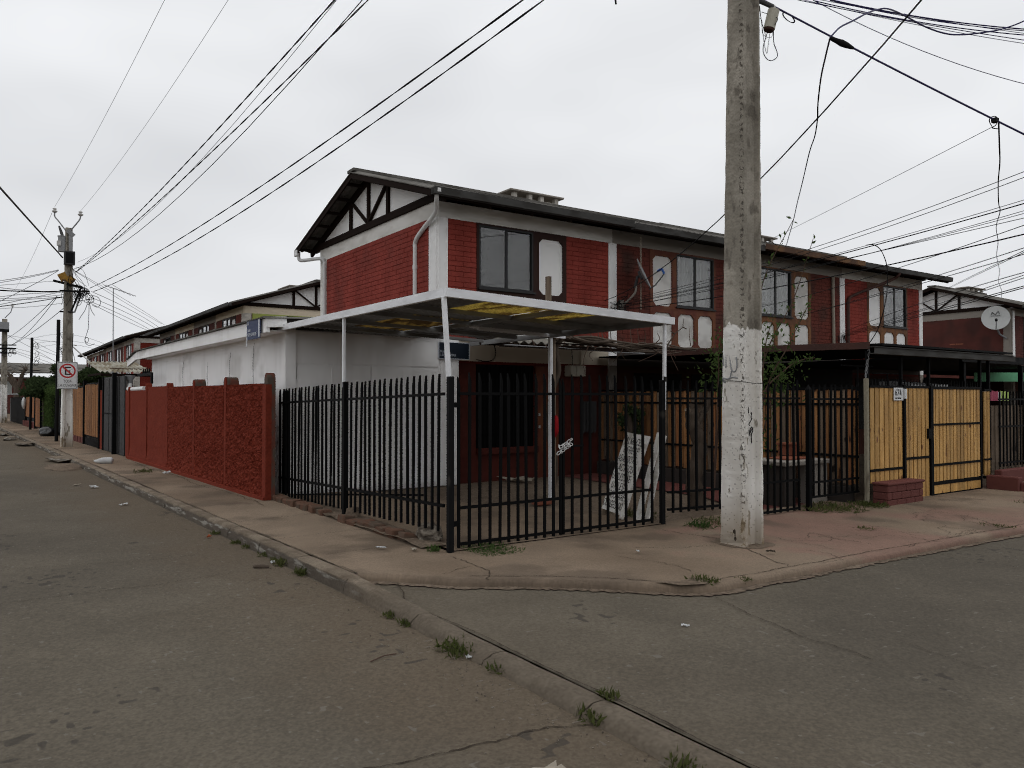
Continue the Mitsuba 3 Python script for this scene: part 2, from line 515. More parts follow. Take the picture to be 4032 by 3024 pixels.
mat('m_post_cap', proc(lambda p, n, uv: mix((.12, .045, .032), (.085, .066, .052), smoothstep(.4, .6, fbm(p.x * 12, p.y * 12, p.z * 5, 3)))), .9, .15)
mat('m_base_red', (.115, .040, .034), .85, .2)
mat('m_ground_red_shaded', proc(brick_fn((.072, .016, .012), (.092, .021, .015), .4, (.055, .018, .014))), .8, .15)  # house red darkened: the shade under the canopy is put into the colour


def f_pole(p, n, uv):
    base = mix((.222, .202, .168), (.330, .302, .255), smoothstep(.3, .7, fbm(p.x * 5, p.y * 5, p.z * 2.2, 4)))
    base = mix(base, (.105, .092, .075), smoothstep(.55, .75, fbm(p.x * 16, p.y * 16, p.z * 6, 3)) * .7)
    base = base * (.8 + .4 * noise(p.x * 70, p.y * 70, p.z * 70))
    edge = 2.30 + .10 * (noise(p.x * 9, p.y * 9, 1.0) - .5) + .05 * (noise(p.x * 40, p.y * 40, 2.0) - .5)
    paint = smoothstep(edge + .01, edge - .01, p.z)
    peel = smoothstep(.665, .69, fbm(p.x * 11 + 7, p.y * 11, p.z * 3.0, 5) + .05 * smoothstep(1.4, .4, p.z))
    white = mix((.74, .725, .69), (.60, .575, .53), smoothstep(.4, .75, fbm(p.x * 7, p.y * 7, p.z * .8, 4)))
    white = mix(white, (.30, .285, .26), smoothstep(.80, .86, noise(p.x * 45, p.y * 45, p.z * 45)) * .8)
    c = mix(base, white, paint * (1 - peel))
    stain = smoothstep(.75, .12, p.z + .3 * (fbm(p.x * 5, p.y * 5, p.z * 2, 3) - .5))
    pits = smoothstep(.54, .64, noise(p.x * 60, p.y * 60, p.z * 34) * .6 + .4 * noise(p.x * 130, p.y * 130, p.z * 90)) * smoothstep(.034, .012, dr.abs(p.x - 6.212)) * smoothstep(.034, .012, dr.abs(p.y - 4.972))
    c = mix(c, (.050, .042, .034), pits * .85)
    return mix(c, (.20, .140, .075), stain * .72)


mat('m_pole', proc(f_pole), .9, .2, bump=proc(lambda p, n, uv: .012 * fbm(p.x * 30, p.y * 30, p.z * 30, 3), 3e-3))
scene['m_glass'] = {'type': 'thindielectric', 'int_ior': 1.52}


def f_yellow(p, n, uv):
    s = smoothstep(.42, .62, fbm(p.x * 9, p.y * 3.2, 3.0, 4))
    sp = noise(p.x * 55, p.y * 55, 2.0)
    return mix((.50, .36, .075), (.12, .065, .020), s * .9) * (.55 + .7 * sp)


scene['m_fibreglass'] = {'type': 'principledthin', 'base_color': proc(f_yellow), 'roughness': .6, 'diff_trans': .75, 'spec_trans': 0.0}
scene['m_fibre_old'] = {'type': 'principledthin', 'base_color': proc(lambda p, n, uv: mix((.30, .19, .05), (.06, .035, .015), smoothstep(.36, .58, fbm(p.x * 9, p.y * 3, 5.0, 4)))), 'roughness': .6, 'diff_trans': .5, 'spec_trans': 0.0}
scene['m_fibre_white'] = {'type': 'principledthin', 'base_color': proc(lambda p, n, uv: mix((.60, .58, .50), (.38, .33, .24), smoothstep(.4, .7, fbm(p.x * 4, p.y * 2, 3.0, 3)))), 'roughness': .6, 'diff_trans': .8, 'spec_trans': 0.0}


def leafmat(name, a, b):
    scene[name] = {'type': 'principledthin', 'base_color': proc(lambda p, n, uv: mix(a, b, noise(p.x * 6, p.y * 6, p.z * 6))), 'roughness': .6, 'diff_trans': .5, 'spec_trans': 0.0}


leafmat('m_leaf', (.040, .070, .022), (.085, .125, .040))
leafmat('m_leaf_dark', (.022, .036, .016), (.050, .070, .030))
leafmat('m_grass', (.052, .066, .020), (.100, .105, .042))

# ---------------------------------------------------------------- ground
def kerb_x(y):                       # outer foot of the kerb along the left street
    return 2.52 - .042 * max(y - 4.5, 0)


def wall_x(y):                       # street face of the garden walls
    return 3.42 - .0415 * (y - 11.15)


struct('ground', flat(sbox(-500, -500, 500, 500), -.05), 'm_dirt')
ys = np.r_[np.arange(-4, 12, .5), np.arange(12, 112, 4)]
inner = [(kerb_x(y) + .17, y) for y in ys]
struct('street', flat(Polygon([(-9, -12)] + [(3.2, -12), (2.6, -4)] + [(kerb_x(y) + .1, y) for y in ys] + [(-9, 112)]).intersection(sbox(-9, -12, 5, 112)), 0), 'm_asphalt')
pass_edge = [(2.60, 6.06), (2.83, 5.86), (3.19, 5.40), (3.70, 5.04), (4.06, 4.72), (4.30, 4.46), (4.56, 4.18), (4.78, 4.08), (5.4, 4.06), (6.8, 4.02), (8.2, 3.95), (9.6, 3.88), (60, 3.5)]
struct('passage', flat(Polygon([(kerb_x(y) + .13, y) for y in np.arange(-4, 5.8, .5)] + [(2.62, 5.7), (2.60, 6.3), (3.1, 6.2)] + [(a + .05, b + .08) for a, b in pass_edge] + [(60, -12), (3.2, -12)]), .06, 1.0, .004, .7, 3), 'm_asphalt')
outer = [(wall_x(y) + .35, y) for y in (112, 60, 30, 11.3)]
walk = Polygon(pass_edge + [(60, 6.4), (6.5, 6.5), (3.72, 6.42), (3.78, 11.3)] + outer[::-1] + [(kerb_x(y) + .15, y) for y in ys[::-1] if y > 6.0])
sidewalk = struct('sidewalk', flat(walk.buffer(0).difference(LineString(pass_edge).buffer(.05)), .12, .3, .010, .55, 9), 'm_walk')
edge_line = LineString(pass_edge[:-1] + [(40, 3.62)])
lip_pts = np.array([edge_line.interpolate(t).coords[0] for t in np.arange(0, edge_line.length, .12)])
tt = np.gradient(lip_pts, axis=0)
tt /= np.linalg.norm(tt, axis=1, keepdims=True)
nrm = np.c_[-tt[:, 1], tt[:, 0]]
jit = meshkit.fbm(np.c_[lip_pts * 4, np.zeros(len(lip_pts))], 3, 2) - .5
prof = [(-.012, .045), (-.004, .092), (.012, None), (.05, None), (.10, None)]
def lip_row(o, z):
    p = lip_pts + nrm * (o + .05 * jit[:, None])
    return np.c_[p, np.full(len(p), z) + .010 * jit if z else walk_z(p) + {.012: -.004, .05: .004, .10: -.004}[o]]


lip = np.stack([lip_row(o, z) for o, z in prof], 1)
part(sidewalk, 'edging', grid_solid(lip, (0, 0, -.08)), 'm_walk', smooth=50)
# yard behind the fences
struct('yard', flat(Polygon([(3.72, 6.42), (6.5, 6.5), (60, 6.3), (60, 12), (3.8, 12)]), .085, .5, .012, .8, 4), 'm_dirt')
yard = struct('yard_slab', flat(Polygon([(3.75, 6.4), (6.62, 6.4), (6.5, 7.7), (5.6, 9.2), (5.0, 11.5), (3.8, 11.5)]), .128, .5, .006, .9, 5), 'm_walk')
struct('garden_path', flat(Polygon([(8.2, 6.3), (10.0, 6.3), (10.0, 11.6), (9.1, 11.6), (9.0, 8)]), .104), 'm_base_red')

# kerb of single stones
kerb = num('kerb')
labels[kerb] = {'kind': 'structure', 'label': 'worn concrete kerb stones with pale lime stains'}
y = -3.0
i = 0
while y < 75:
    L = (1.0 if y < 40 else 3.0) * (.9 + .25 * rng.random())
    n = 12 if y < 14 else 5
    yy = np.linspace(y + .005, y + L - .005, n)
    rows = []
    low = [min(max((t - 4.3) / 1.8, 0), 1) for t in yy]
    for k, t in enumerate(yy):
        x = kerb_x(t)
        zt = .060 + .062 * low[k]
        nz = (meshkit.fbm(np.array([[t * 5.0, i * 3.0, q * 2.0] for q in range(6)]), 3, 4) - .5)
        e = .007 * (k in (0, n - 1))
        w = .125 + .02 * low[k]
        b = 1 - low[k]
        rows.append([(x - .012 - .045 * b + .03 * nz[0], t, -.03), (x + .004 - .035 * b + .03 * nz[1], t, zt * .45), (x + .014 - .005 * b + .03 * nz[2], t, zt * (.86 - .06 * b) - e), (x + .036 + .012 * nz[3], t, zt + .006 * nz[3] - e * .6), (x + .10, t, zt + .010 * nz[4] - e * .4), (x + w, t, zt - .004 + .01 * nz[5] - e * .4)])
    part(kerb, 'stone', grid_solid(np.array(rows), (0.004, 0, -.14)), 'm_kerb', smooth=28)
    y += L
    i += 1

STREET_CRACKS = [
    [(-2.5, 7.15), (0.14, 7.17), (0.56, 7.15), (0.92, 7.15), (1.31, 7.14), (1.9, 7.21)],
    [(-2.5, 10.9), (0.2, 10.78), (0.7, 10.69), (1.09, 10.64), (1.9, 10.7)],
    [(-1.5, 8.6), (.5, 8.5), (1.18, 8.28), (1.51, 8.26), (1.93, 8.23)],
    [(0.5, 3.25), (1.3, 3.1), (1.79, 3.02), (1.98, 3.01), (2.14, 3.0), (2.29, 2.97), (2.48, 2.88)],
    [(-3, 15.9), (0.29, 15.67), (0.83, 15.51), (1.7, 15.4)], [(-3, 13.8), (0.46, 13.85), (1.38, 13.47)], [(-3, 18.9), (1.4, 18.6)], [(-3, 22.5), (1.2, 22.3)], [(-3, 26.4), (1.1, 26.2)]]
for q, c in enumerate(STREET_CRACKS):
    part('street', 'crack', ribbon(c, [.008, .006, .006, .009, .008, .008, .008, .008, .008][q], .005, q), 'm_crack')
PASS_CRACKS = [[(4.66, 4.02), (4.52, 3.64), (4.44, 3.35), (4.32, 2.95), (4.36, 2.66), (4.32, 2.49)], [(4.76, 2.65), (4.73, 2.35), (4.67, 2.02)], [(7.81, 4.0), (7.69, 3.08), (7.7, 1.2)],
               [(2.80, 5.60), (2.95, 5.42), (3.12, 5.32)]]
for q, c in enumerate(PASS_CRACKS):
    part('passage', 'crack', ribbon(c, [.008, .005, .006, .006][q], .0705, q + 20), 'm_crack')
part('passage', 'crack', ribbon([(kerb_x(t) + .142 + .012 * math.sin(t * 5), t) for t in np.arange(0.0, 5.3, .15)] + [(2.74, 5.45), (2.83, 5.75)], .010, .0715, 44, .12), 'm_crack', label='long open crack between the kerb and the raised side road')
WALK = [[(3.62, 6.25), (3.55, 5.82), (3.55, 5.52), (3.52, 5.37), (3.40, 5.22)], [(3.19, 5.6), (3.39, 5.67), (3.55, 5.74)], [(6.26, 6.13), (6.33, 5.79), (6.37, 5.4), (6.2, 4.95), (6.02, 4.54), (5.86, 4.18)],
        [(7.39, 4.99), (7.4, 4.79), (7.42, 4.45)], [(8.16, 4.36), (8.1, 4.11), (8.08, 3.95)], [(11.43, 5.76), (11.33, 5.46)], [(10.15, 5.61), (10.11, 5.25), (10.13, 4.88), (10.05, 4.6), (9.68, 4.17)],
        [(5.3, 5.6), (5.7, 5.3), (6.1, 5.2)], [(4.9, 5.4), (5.05, 4.9), (5.0, 4.5)]]
for q, c in enumerate(WALK):
    part(sidewalk, 'crack', ribbon(c, .011 if q in (0, 2) else .007, None, q + 60, .7), 'm_crack')
r = np.random.default_rng(5)
for q in range(26):                                             # web of fine cracks in the reddish paving
    p = np.array([r.uniform(6.6, 10.5), r.uniform(4.1, 5.2)])
    pts = [p]
    a = r.uniform(0, 6.28)
    for k in range(4):
        a += r.normal(0, .7)
        pts.append(pts[-1] + r.uniform(.1, .28) * np.array([math.cos(a), math.sin(a)]))
    pts = [(float(u), float(min(max(v, 4.1), 5.9))) for u, v in pts]
    part(sidewalk, 'crack', ribbon(pts, .006, None, q + 90, .8), 'm_crack')
for q, t in enumerate([7.0, 8.05, 9.45, 11.0, 12.6, 14.2, 15.9, 17.8, 19.9, 22.2, 25, 28, 31, 35]):
    part(sidewalk, 'joint', ribbon([(kerb_x(t) + .18, t - .05), (wall_x(t) - .05 if t > 11 else 3.55, t + .04)], .008, None, q + 130, .2), 'm_joint')
part(sidewalk, 'joint', ribbon([(kerb_x(t) + .155, t) for t in np.arange(6.0, 40, .5)], .008, None, 160, .2), 'm_joint')
part(sidewalk, 'joint', ribbon([(wall_x(t) - .22 + .05 * math.sin(t * 1.7), t) for t in np.arange(10.5, 20, .4)], .013, None, 161, .5), 'm_crack')
# broken hole in the edging of the corner
part(sidewalk, 'pothole', flat(Polygon([(4.42, 4.42), (4.60, 4.30), (4.78, 4.33), (4.86, 4.22), (4.70, 4.12), (4.5, 4.2)]), .136), 'm_dirt', label='broken patch of bare earth in the sidewalk edge')

part('passage', 'dirt_strip', ribbon([tuple(p) for p in lip_pts + nrm * -.045], .10, .0685, 71, .25), 'm_dirt')  # dirt plus the shadow line of the step, painted as one strip
part(sidewalk, 'joint', ribbon([tuple(p) for p in lip_pts[8:] + nrm[8:] * .125], .010, None, 72, .25), 'm_crack')
# broken slabs and dirt by the far kerb
for q, (x, t, L, w, a, lab) in enumerate([(1.62, 22.0, 1.5, .55, .05, 'cracked concrete slab tilted against the kerb nearest to the white bottle'), (1.2, 30.0, 1.2, .5, .1, 'broken concrete slab in the gutter before the far wooden fence'), (.95, 34.5, 1.6, .5, -.06, 'grey concrete slab lying farther along the gutter'), (.72, 38.8, 1.8, .5, .08, 'farthest broken slab in the street gutter')]):
    m = trimesh.convex.convex_hull(np.random.default_rng(q).uniform(-1, 1, (30, 3)) * [w / 2, L / 2, .05])
    M = trimesh.transformations.euler_matrix(.02, -.13, a)
    M[:3, 3] = (x, t, .07)
    solo('concrete_slab', moved(m, M), 'm_kerb', lab, 'slab')
solo('dirt_mound', blob((1.62, 20.2, -.02), (.42, 1.1, .09), 3, 3, .2), 'm_dirt', 'low heap of dirt in the gutter beside the kerb', 'dirt heap', smooth=True)

# ---------------------------------------------------------------- litter and weeds
def tuft(x, y, z, n, h, rad, seed, label, group=None, m='m_grass', up=1.1):
    r = np.random.default_rng(seed)
    c = np.c_[x + rad * np.clip(r.normal(0, 1, n), -1.6, 1.6), y + rad * 1.4 * np.clip(r.normal(0, 1, n), -1.6, 1.6), np.full(n, z)]
    c[:, 2] += r.random(n) * h * .25
    solo('weed_tuft', leaves(c, h * .56, seed, up, 4.0), m, label, 'weed', group)


TUFTS = [(2.30, 8.62, 'small green weed at the kerb foot beside the orange scrap'), (2.33, 8.32, 'low weed tuft second along the kerb from the orange scrap'), (2.36, 7.80, 'flat weed tuft at the kerb foot left of the dark twig'), (2.38, 7.52, 'slim weed tuft close to the white paper scraps'),
         (2.37, 7.28, 'bushy grass tuft at the kerb foot behind the dark twig'), (2.40, 6.80, 'pale grass tuft at the kerb foot nearest the lime stains'), (2.46, 5.12, 'round weed clump where the kerb begins to sink'), (2.47, 4.88, 'small ragged weed just after the round clump'),
         (2.48, 4.18, 'largest grass clump spreading along the kerb foot'), (2.49, 3.74, 'grass tuft beside the joint of the sunken kerb'), (2.50, 2.93, 'grass tuft at the broken kerb stone'), (2.66, 2.98, 'weeds growing in the crack behind the broken kerb stone'), (2.50, 2.30, 'grass tuft at the bottom edge of the picture by the kerb'), (2.25, 9.35, 'weed with a red leaf at the kerb foot'), (1.95, 19.4, 'tiny weed at the kerb beside the dirt heap')]
for q, (x, t, lab) in enumerate(TUFTS):
    big = {8: 2.2, 4: 1.3, 5: 1.3, 12: 1.3, 10: 1.2}.get(q, .9)
    tuft(x, t, .0 if q != 11 else .06, int(70 * big), .075 * min(big, 1.4), .028 * big, q, lab)
tuft(4.78, 4.22, .12, 160, .07, .05, 40, 'yellow green grass in the broken sidewalk edge')
tuft(5.15, 4.12, .10, 90, .05, .03, 41, 'sparse grass strip right of the broken sidewalk edge')
tuft(9.62, 4.10, .11, 120, .06, .08, 42, 'mossy tuft on the kerb edge of the reddish paving')
tuft(8.15, 4.85, .12, 60, .06, .04, 43, 'lone weed in the middle of the reddish paving')
tuft(12.1, 4.6, .11, 140, .07, .12, 44, 'grass tuft at the right edge of the picture')
for q, (x, t, n, rad, lab) in enumerate([(4.08, 6.30, 900, .13, 'dark creeping weed under the left gate leaf'), (9.35, 5.95, 420, .16, 'grass strip at the foot of the black fence by the wooden gate'), (9.95, 5.85, 320, .10, 'grass clump at the grey wooden post'), (8.95, 5.98, 160, .09, 'low grass below the fence post right of the near pole'), (6.75, 5.98, 180, .07, 'leafy weed between the gate post and the near pole'), (7.15, 6.05, 220, .12, 'weeds at the fence foot just left of the near pole'), (3.60, 6.55, 60, .035, 'little weed beside the concrete lump'), (6.75, 7.0, 240, .12, 'weeds behind the painted board'), (2.65, 16.6, 120, .10, 'weed at the foot of the red wall')]):
    tuft(x, t, .12, n, .10 if q else .06, rad, 60 + q, lab, m='m_leaf' if q in (0, 4, 6) else 'm_grass', up=.8 if q else .3)

bottle = thing('plastic_bottle', 'crushed white translucent plastic bottle lying on the sidewalk by the kerb', 'bottle')
bm = lathe([(0, 0), (.10, .0), (.12, .04), (.115, .16), (.122, .24), (.105, .34), (.05, .43), (.035, .46), (0, .46)], 18)
bm.vertices *= (.60, .60, .76)
bm.vertices += .05 * (meshkit.fbm(bm.vertices * 12, 3, 2) - .5)[:, None]
M = trimesh.transformations.euler_matrix(0, math.pi / 2, 2.9)
M[:3, 3] = (2.45, 19.25, .185)
part(bottle, 'body', moved(bm, M), 'm_bag_white', True)
M2 = M.copy()
M2[:3, 3] = M[:3, 3] + M[:3, 2] * .345
part(bottle, 'cap', moved(lathe([(0, 0), (.026, 0), (.026, .03), (0, .03)], 14), M2), 'm_bag_white', 30)


def scrap(x, y, z, L, w, seed, m, label, name='paper_scrap', catg='scrap', h=.012):
    r = np.random.default_rng(seed)
    u, v = np.meshgrid(np.linspace(-.5, .5, 7), np.linspace(-.5, .5, 5), indexing='ij')
    zz = h * (r.random(u.shape) + .3)
    P = np.stack([u * L * (1 + .25 * r.normal(size=u.shape)), v * w * (1 + .25 * r.normal(size=u.shape)), zz], -1)
    a = r.uniform(0, 3.1)
    R = np.array([[math.cos(a), -math.sin(a), 0], [math.sin(a), math.cos(a), 0], [0, 0, 1]])
    solo(name, grid_solid(P @ R.T + [x, y, z], (0, 0, -.003)), m, label, catg)


scrap(1.98, 2.55, .004, .20, .13, 8, 'm_rag', 'crumpled beige rag on the asphalt near the bottom edge', 'rag', 'rag', .035)
scrap(2.15, 9.15, .004, .07, .03, 1, 'm_orange', 'orange plastic scrap in the gutter', 'plastic_scrap', 'scrap', .03)
scrap(1.75, 12.6, .004, .14, .06, 2, 'm_bag_white', 'white plastic scrap in the gutter farthest left of the weeds', 'plastic_scrap', 'scrap', .03)
scrap(1.66, 15.3, .004, .14, .08, 3, 'm_bag_white', 'white scrap at the kerb foot before the bottle', 'plastic_scrap', 'scrap', .04)
scrap(1.45, 16.0, .004, .2, .06, 4, 'm_rag', 'flat pale scrap lying away from the kerb near the bottle', h=.015)
scrap(2.33, 7.42, .004, .06, .04, 5, 'm_bag_white', 'white paper scrap between two weed tufts', h=.02)
scrap(3.22, 6.9, .135, .09, .03, 6, 'm_bag_white', 'white paper slip on the sidewalk by the brick edge')
scrap(3.45, 6.65, .135, .09, .04, 7, 'm_rag', 'pale paper slip on the sidewalk by the concrete lump')
scrap(3.9, 3.6, .065, .05, .02, 9, 'm_bag_white', 'white scrap in the middle of the side road')
scrap(5.15, 5.35, .135, .06, .02, 10, 'm_bag_white', 'white slip on the sidewalk before the gate')
scrap(2.95, 15.8, .135, .13, .07, 12, 'm_bag_white', 'small white cup on the sidewalk under the red wall', h=.05)
scrap(2.47, 4.03, .004, .035, .025, 14, 'm_bag_white', 'white crumpled bit by the largest grass clump', h=.02)
scrap(6.15, 4.6, .135, .07, .03, 15, 'm_crack', 'black scrap on the sidewalk in front of the near pole', h=.02)
solo('twig', tube([(2.12, 7.32, .015), (2.17, 7.27, .022), (2.24, 7.24, .014)], [.014, .018, .012], 7), 'm_bark', 'short dark twig on the asphalt near the kerb weeds', 'twig')
solo('twig', tube([(1.95, 4.32, .008), (2.06, 4.36, .012), (2.14, 4.36, .008)], .004, 5), 'm_twig', 'thin dry twig lying on the street asphalt', 'twig')
# loose grit along the gutter: nobody could count it
r = np.random.default_rng(33)
gy = 2.2 + 12 * r.random(900) ** 1.6
gx = np.array([kerb_x(t) for t in gy]) - np.abs(r.normal(0, .22, 900)) - .03
ms = []
for a, b in zip(gx, gy):
    s = .0018 + .0040 * r.random() ** 2
    ms.append(trimesh.Trimesh(np.array([(1, 0, 0), (-1, .2, 0), (0, 1, .2), (.1, -1, 0), (0, 0, 1.1), (.2, .1, -.5)]) * s * r.uniform(.6, 1.4, 3) + (a, b, .004), np.array([(0, 2, 4), (2, 1, 4), (1, 3, 4), (3, 0, 4), (2, 0, 5), (1, 2, 5), (3, 1, 5), (0, 3, 5)]), process=False))
struct('grit', cat(*ms), 'm_rock', label='loose grit and crumbs along the gutter', kind='stuff')

# ---------------------------------------------------------------- terraced houses
SL = (6.12 - 5.06) / 3.32            # roof slope
RIDGE_Y, DEPTH = 2.75, 5.5
brick_cache = {}


def brick_mesh(L, H):
    k = (round(L, 3), round(H, 3))
    if k not in brick_cache:
        m = chamfered(0, L - .009, -.035, 0.0, .003, H - .0035, .004)
        brick_cache[k] = mikit.ply(m, None)
    return brick_cache[k]


brick_count = {}


def bricks(holder, x0, x1, z0, z1, frame, mtl, along='x', at=0.0, L=.315, H=.0905, seed=0, limit=300):
    """Running-bond bricks on the plane y=at (along x) or x=at (along y, facing -x): each an entry, those past the limit one joined part."""
    r = np.random.default_rng(seed)
    house_ = holder.split('__')[0]
    n = int(round((z1 - z0) / H))
    H = (z1 - z0) / n
    items = []
    for k in range(n):
        x = x0 - (L / 2 if k % 2 else 0)
        while x < x1 - .03:
            a, b = max(x, x0), min(x + L, x1)
            if b - a > .05:
                items.append((a, b, k))
            x += L
    items.sort()
    rest = []
    for a, b, k in items:
        d = float(r.normal(0, .0022))
        tw = float(r.normal(0, .35))
        if along == 'x':
            M = T().translate([a + .006, at + d, z0 + k * H]) @ T().rotate([0, 1, 0], tw * .5)
        else:
            M = T().translate([at + d, b - .006, z0 + k * H]) @ T().rotate([0, 0, 1], -90) @ T().rotate([0, 1, 0], tw * .5)
        brick_count[house_] = brick_count.get(house_, 0) + 1
        if brick_count[house_] <= limit:
            part(holder, 'brick', brick_mesh(b - a, H), mtl, M=frame @ M)
        else:
            rest.append(moved(chamfered(0, b - a - .009, -.035, 0.0, .003, H - .0035, .004), np.array(M.matrix, float)))
    if rest:
        part(holder, 'brickwork', cat(*rest), mtl, M=frame, stuff=True)


def octagon(x0, x1, z0, z1, c):
    return Polygon([(x0 + c, z0), (x1 - c, z0), (x1, z0 + c), (x1, z1 - c), (x1 - c, z1), (x0 + c, z1), (x0, z1 - c), (x0, z0 + c)])


def window(h, frame, x0, x1, z0, z1, y, back, mull=None, backing='m_blind', panes=True, sill=True, name='window'):
    """Sliding window: frame, mullion, two panes, sill; curtain or blind behind."""
    ring = sbox(x0, z0, x1, z1).difference(sbox(x0 + .035, z0 + .035, x1 - .035, z1 - .035))
    w = part(h, name, panel_xz(ring, y - .03, y + .03), 'm_alu_dark', M=frame)
    xm = mull if mull else (x0 + x1) / 2
    part(w, 'mullion', bx(xm - .028, xm + .028, y - .02, y + .02, z0 + .035, z1 - .035), 'm_alu_dark', M=frame)
    for a, b, o in ((x0 + .035, xm - .028, -.006), (xm + .028, x1 - .035, .008)):
        m = trimesh.Trimesh([(a, y + o, z0 + .035), (b, y + o, z0 + .035), (b, y + o, z1 - .035), (a, y + o, z1 - .035)], [(0, 1, 2), (0, 2, 3)])
        part(w, 'pane', m, 'm_glass', M=frame)
    if sill:
        part(w, 'sill', bx(x0 - .03, x1 + .03, y - .07, y + .02, z0 - .035, z0 - .003), 'm_alu_dark', M=frame)
    if backing == 'm_curtain':
        n = 48
        for a, b in ((x0 + .02, xm - .03), (xm + .02, x1 - .02)):
            xs = np.linspace(a, b, n)
            yy = y + .12 + .022 * np.sin(xs * 75) + .012 * np.sin(xs * 31)
            P = np.stack([np.stack([xs, yy, np.full(n, z0 + .06)], -1), np.stack([xs, yy, np.full(n, z1)], -1)], 1)
            part(w, 'curtain', grid_solid(P, (0, .004, 0)), 'm_curtain', smooth=60, M=frame)
    else:
        part(w, 'blind', bx(x0, x1, y + .10, y + .11, z0, z1), backing, M=frame)
    return w


def timber_module(h, frame, x0, flip, z_top=4.72, z_mid=3.53, z_bot=2.62, fmat='m_frame_brown', pmat='m_white_board', backing='m_blind', W=2.04, winw=1.2, simple=False):
    """Half-timbered bay: a window beside one tall white panel, three short panels below, in a dark frame."""
    def X(a, b):
        return (x0 + a, x0 + b) if not flip else (x0 + W - b, x0 + W - a)
    win, tall = X(.05, .05 + winw), X(winw + .18, winw + .76)
    half = winw / 2
    low = [X(.09, half - .02), X(half + .10, winw + .01), X(winw + .18, winw + .76)]
    outl = sbox(x0, z_bot, x0 + W, z_top)
    holes = [sbox(win[0], z_mid + .03, win[1], z_top - .03), octagon(tall[0], tall[1], z_mid + .01, z_top - .12, .09)] + [octagon(a, b, z_bot + .05, z_mid - .13, .09) for a, b in low]
    fr = part(h, 'timber_frame', panel_xz(outl.difference(unary_union(holes)), -.045, .03), fmat, M=frame, label=None)
    for hole in holes[1:]:
        part(fr, 'white_panel', panel_xz(hole.buffer(.02), -.012, .02), pmat, M=frame)
    window(h, frame, win[0], win[1], z_mid + .03, z_top - .03, -.012, None, backing=backing)
    part(h, 'room_wall', bx(x0 + .02, x0 + W - .02, .45, .5, z_bot, z_top), 'm_interior', M=frame)
    part(h, 'room_ceiling', bx(x0 + .02, x0 + W - .02, .14, .45, z_top - .02, z_top + .02), 'm_interior', M=frame)
    part(h, 'room_floor', bx(x0 + .02, x0 + W - .02, .035, .45, z_mid - .04, z_mid - .01), 'm_interior', M=frame)
    for xx in (x0 + .005, x0 + W - .025):
        part(h, 'room_side', bx(xx, xx + .02, .035, .45, z_bot, z_top), 'm_interior', M=frame)


def roof_mesh(x0, x1, dz=0.0, eave=.57, pitch=.177, amp=.022):
    nx = max(8, int((x1 - x0) / pitch * 7))
    xs = np.linspace(x0, x1, nx)
    w = amp * np.cos(xs * 2 * np.pi / pitch)
    out = []
    for side in (-1, 1):
        rows = []
        for q, dd in enumerate(np.linspace(0, RIDGE_Y + eave, 4)):
            z = 6.12 - SL * dd + dz
            rows.append(np.stack([xs, np.full(nx, RIDGE_Y + side * dd), z + w], -1))
        P = np.array(rows)
        out.append(grid_solid(P if side == 1 else P[::-1], (0, 0, -.018)))
    out.append(bx(x0, x1, RIDGE_Y - .16, RIDGE_Y + .16, 6.095 + dz, 6.15 + dz))
    return cat(*out)


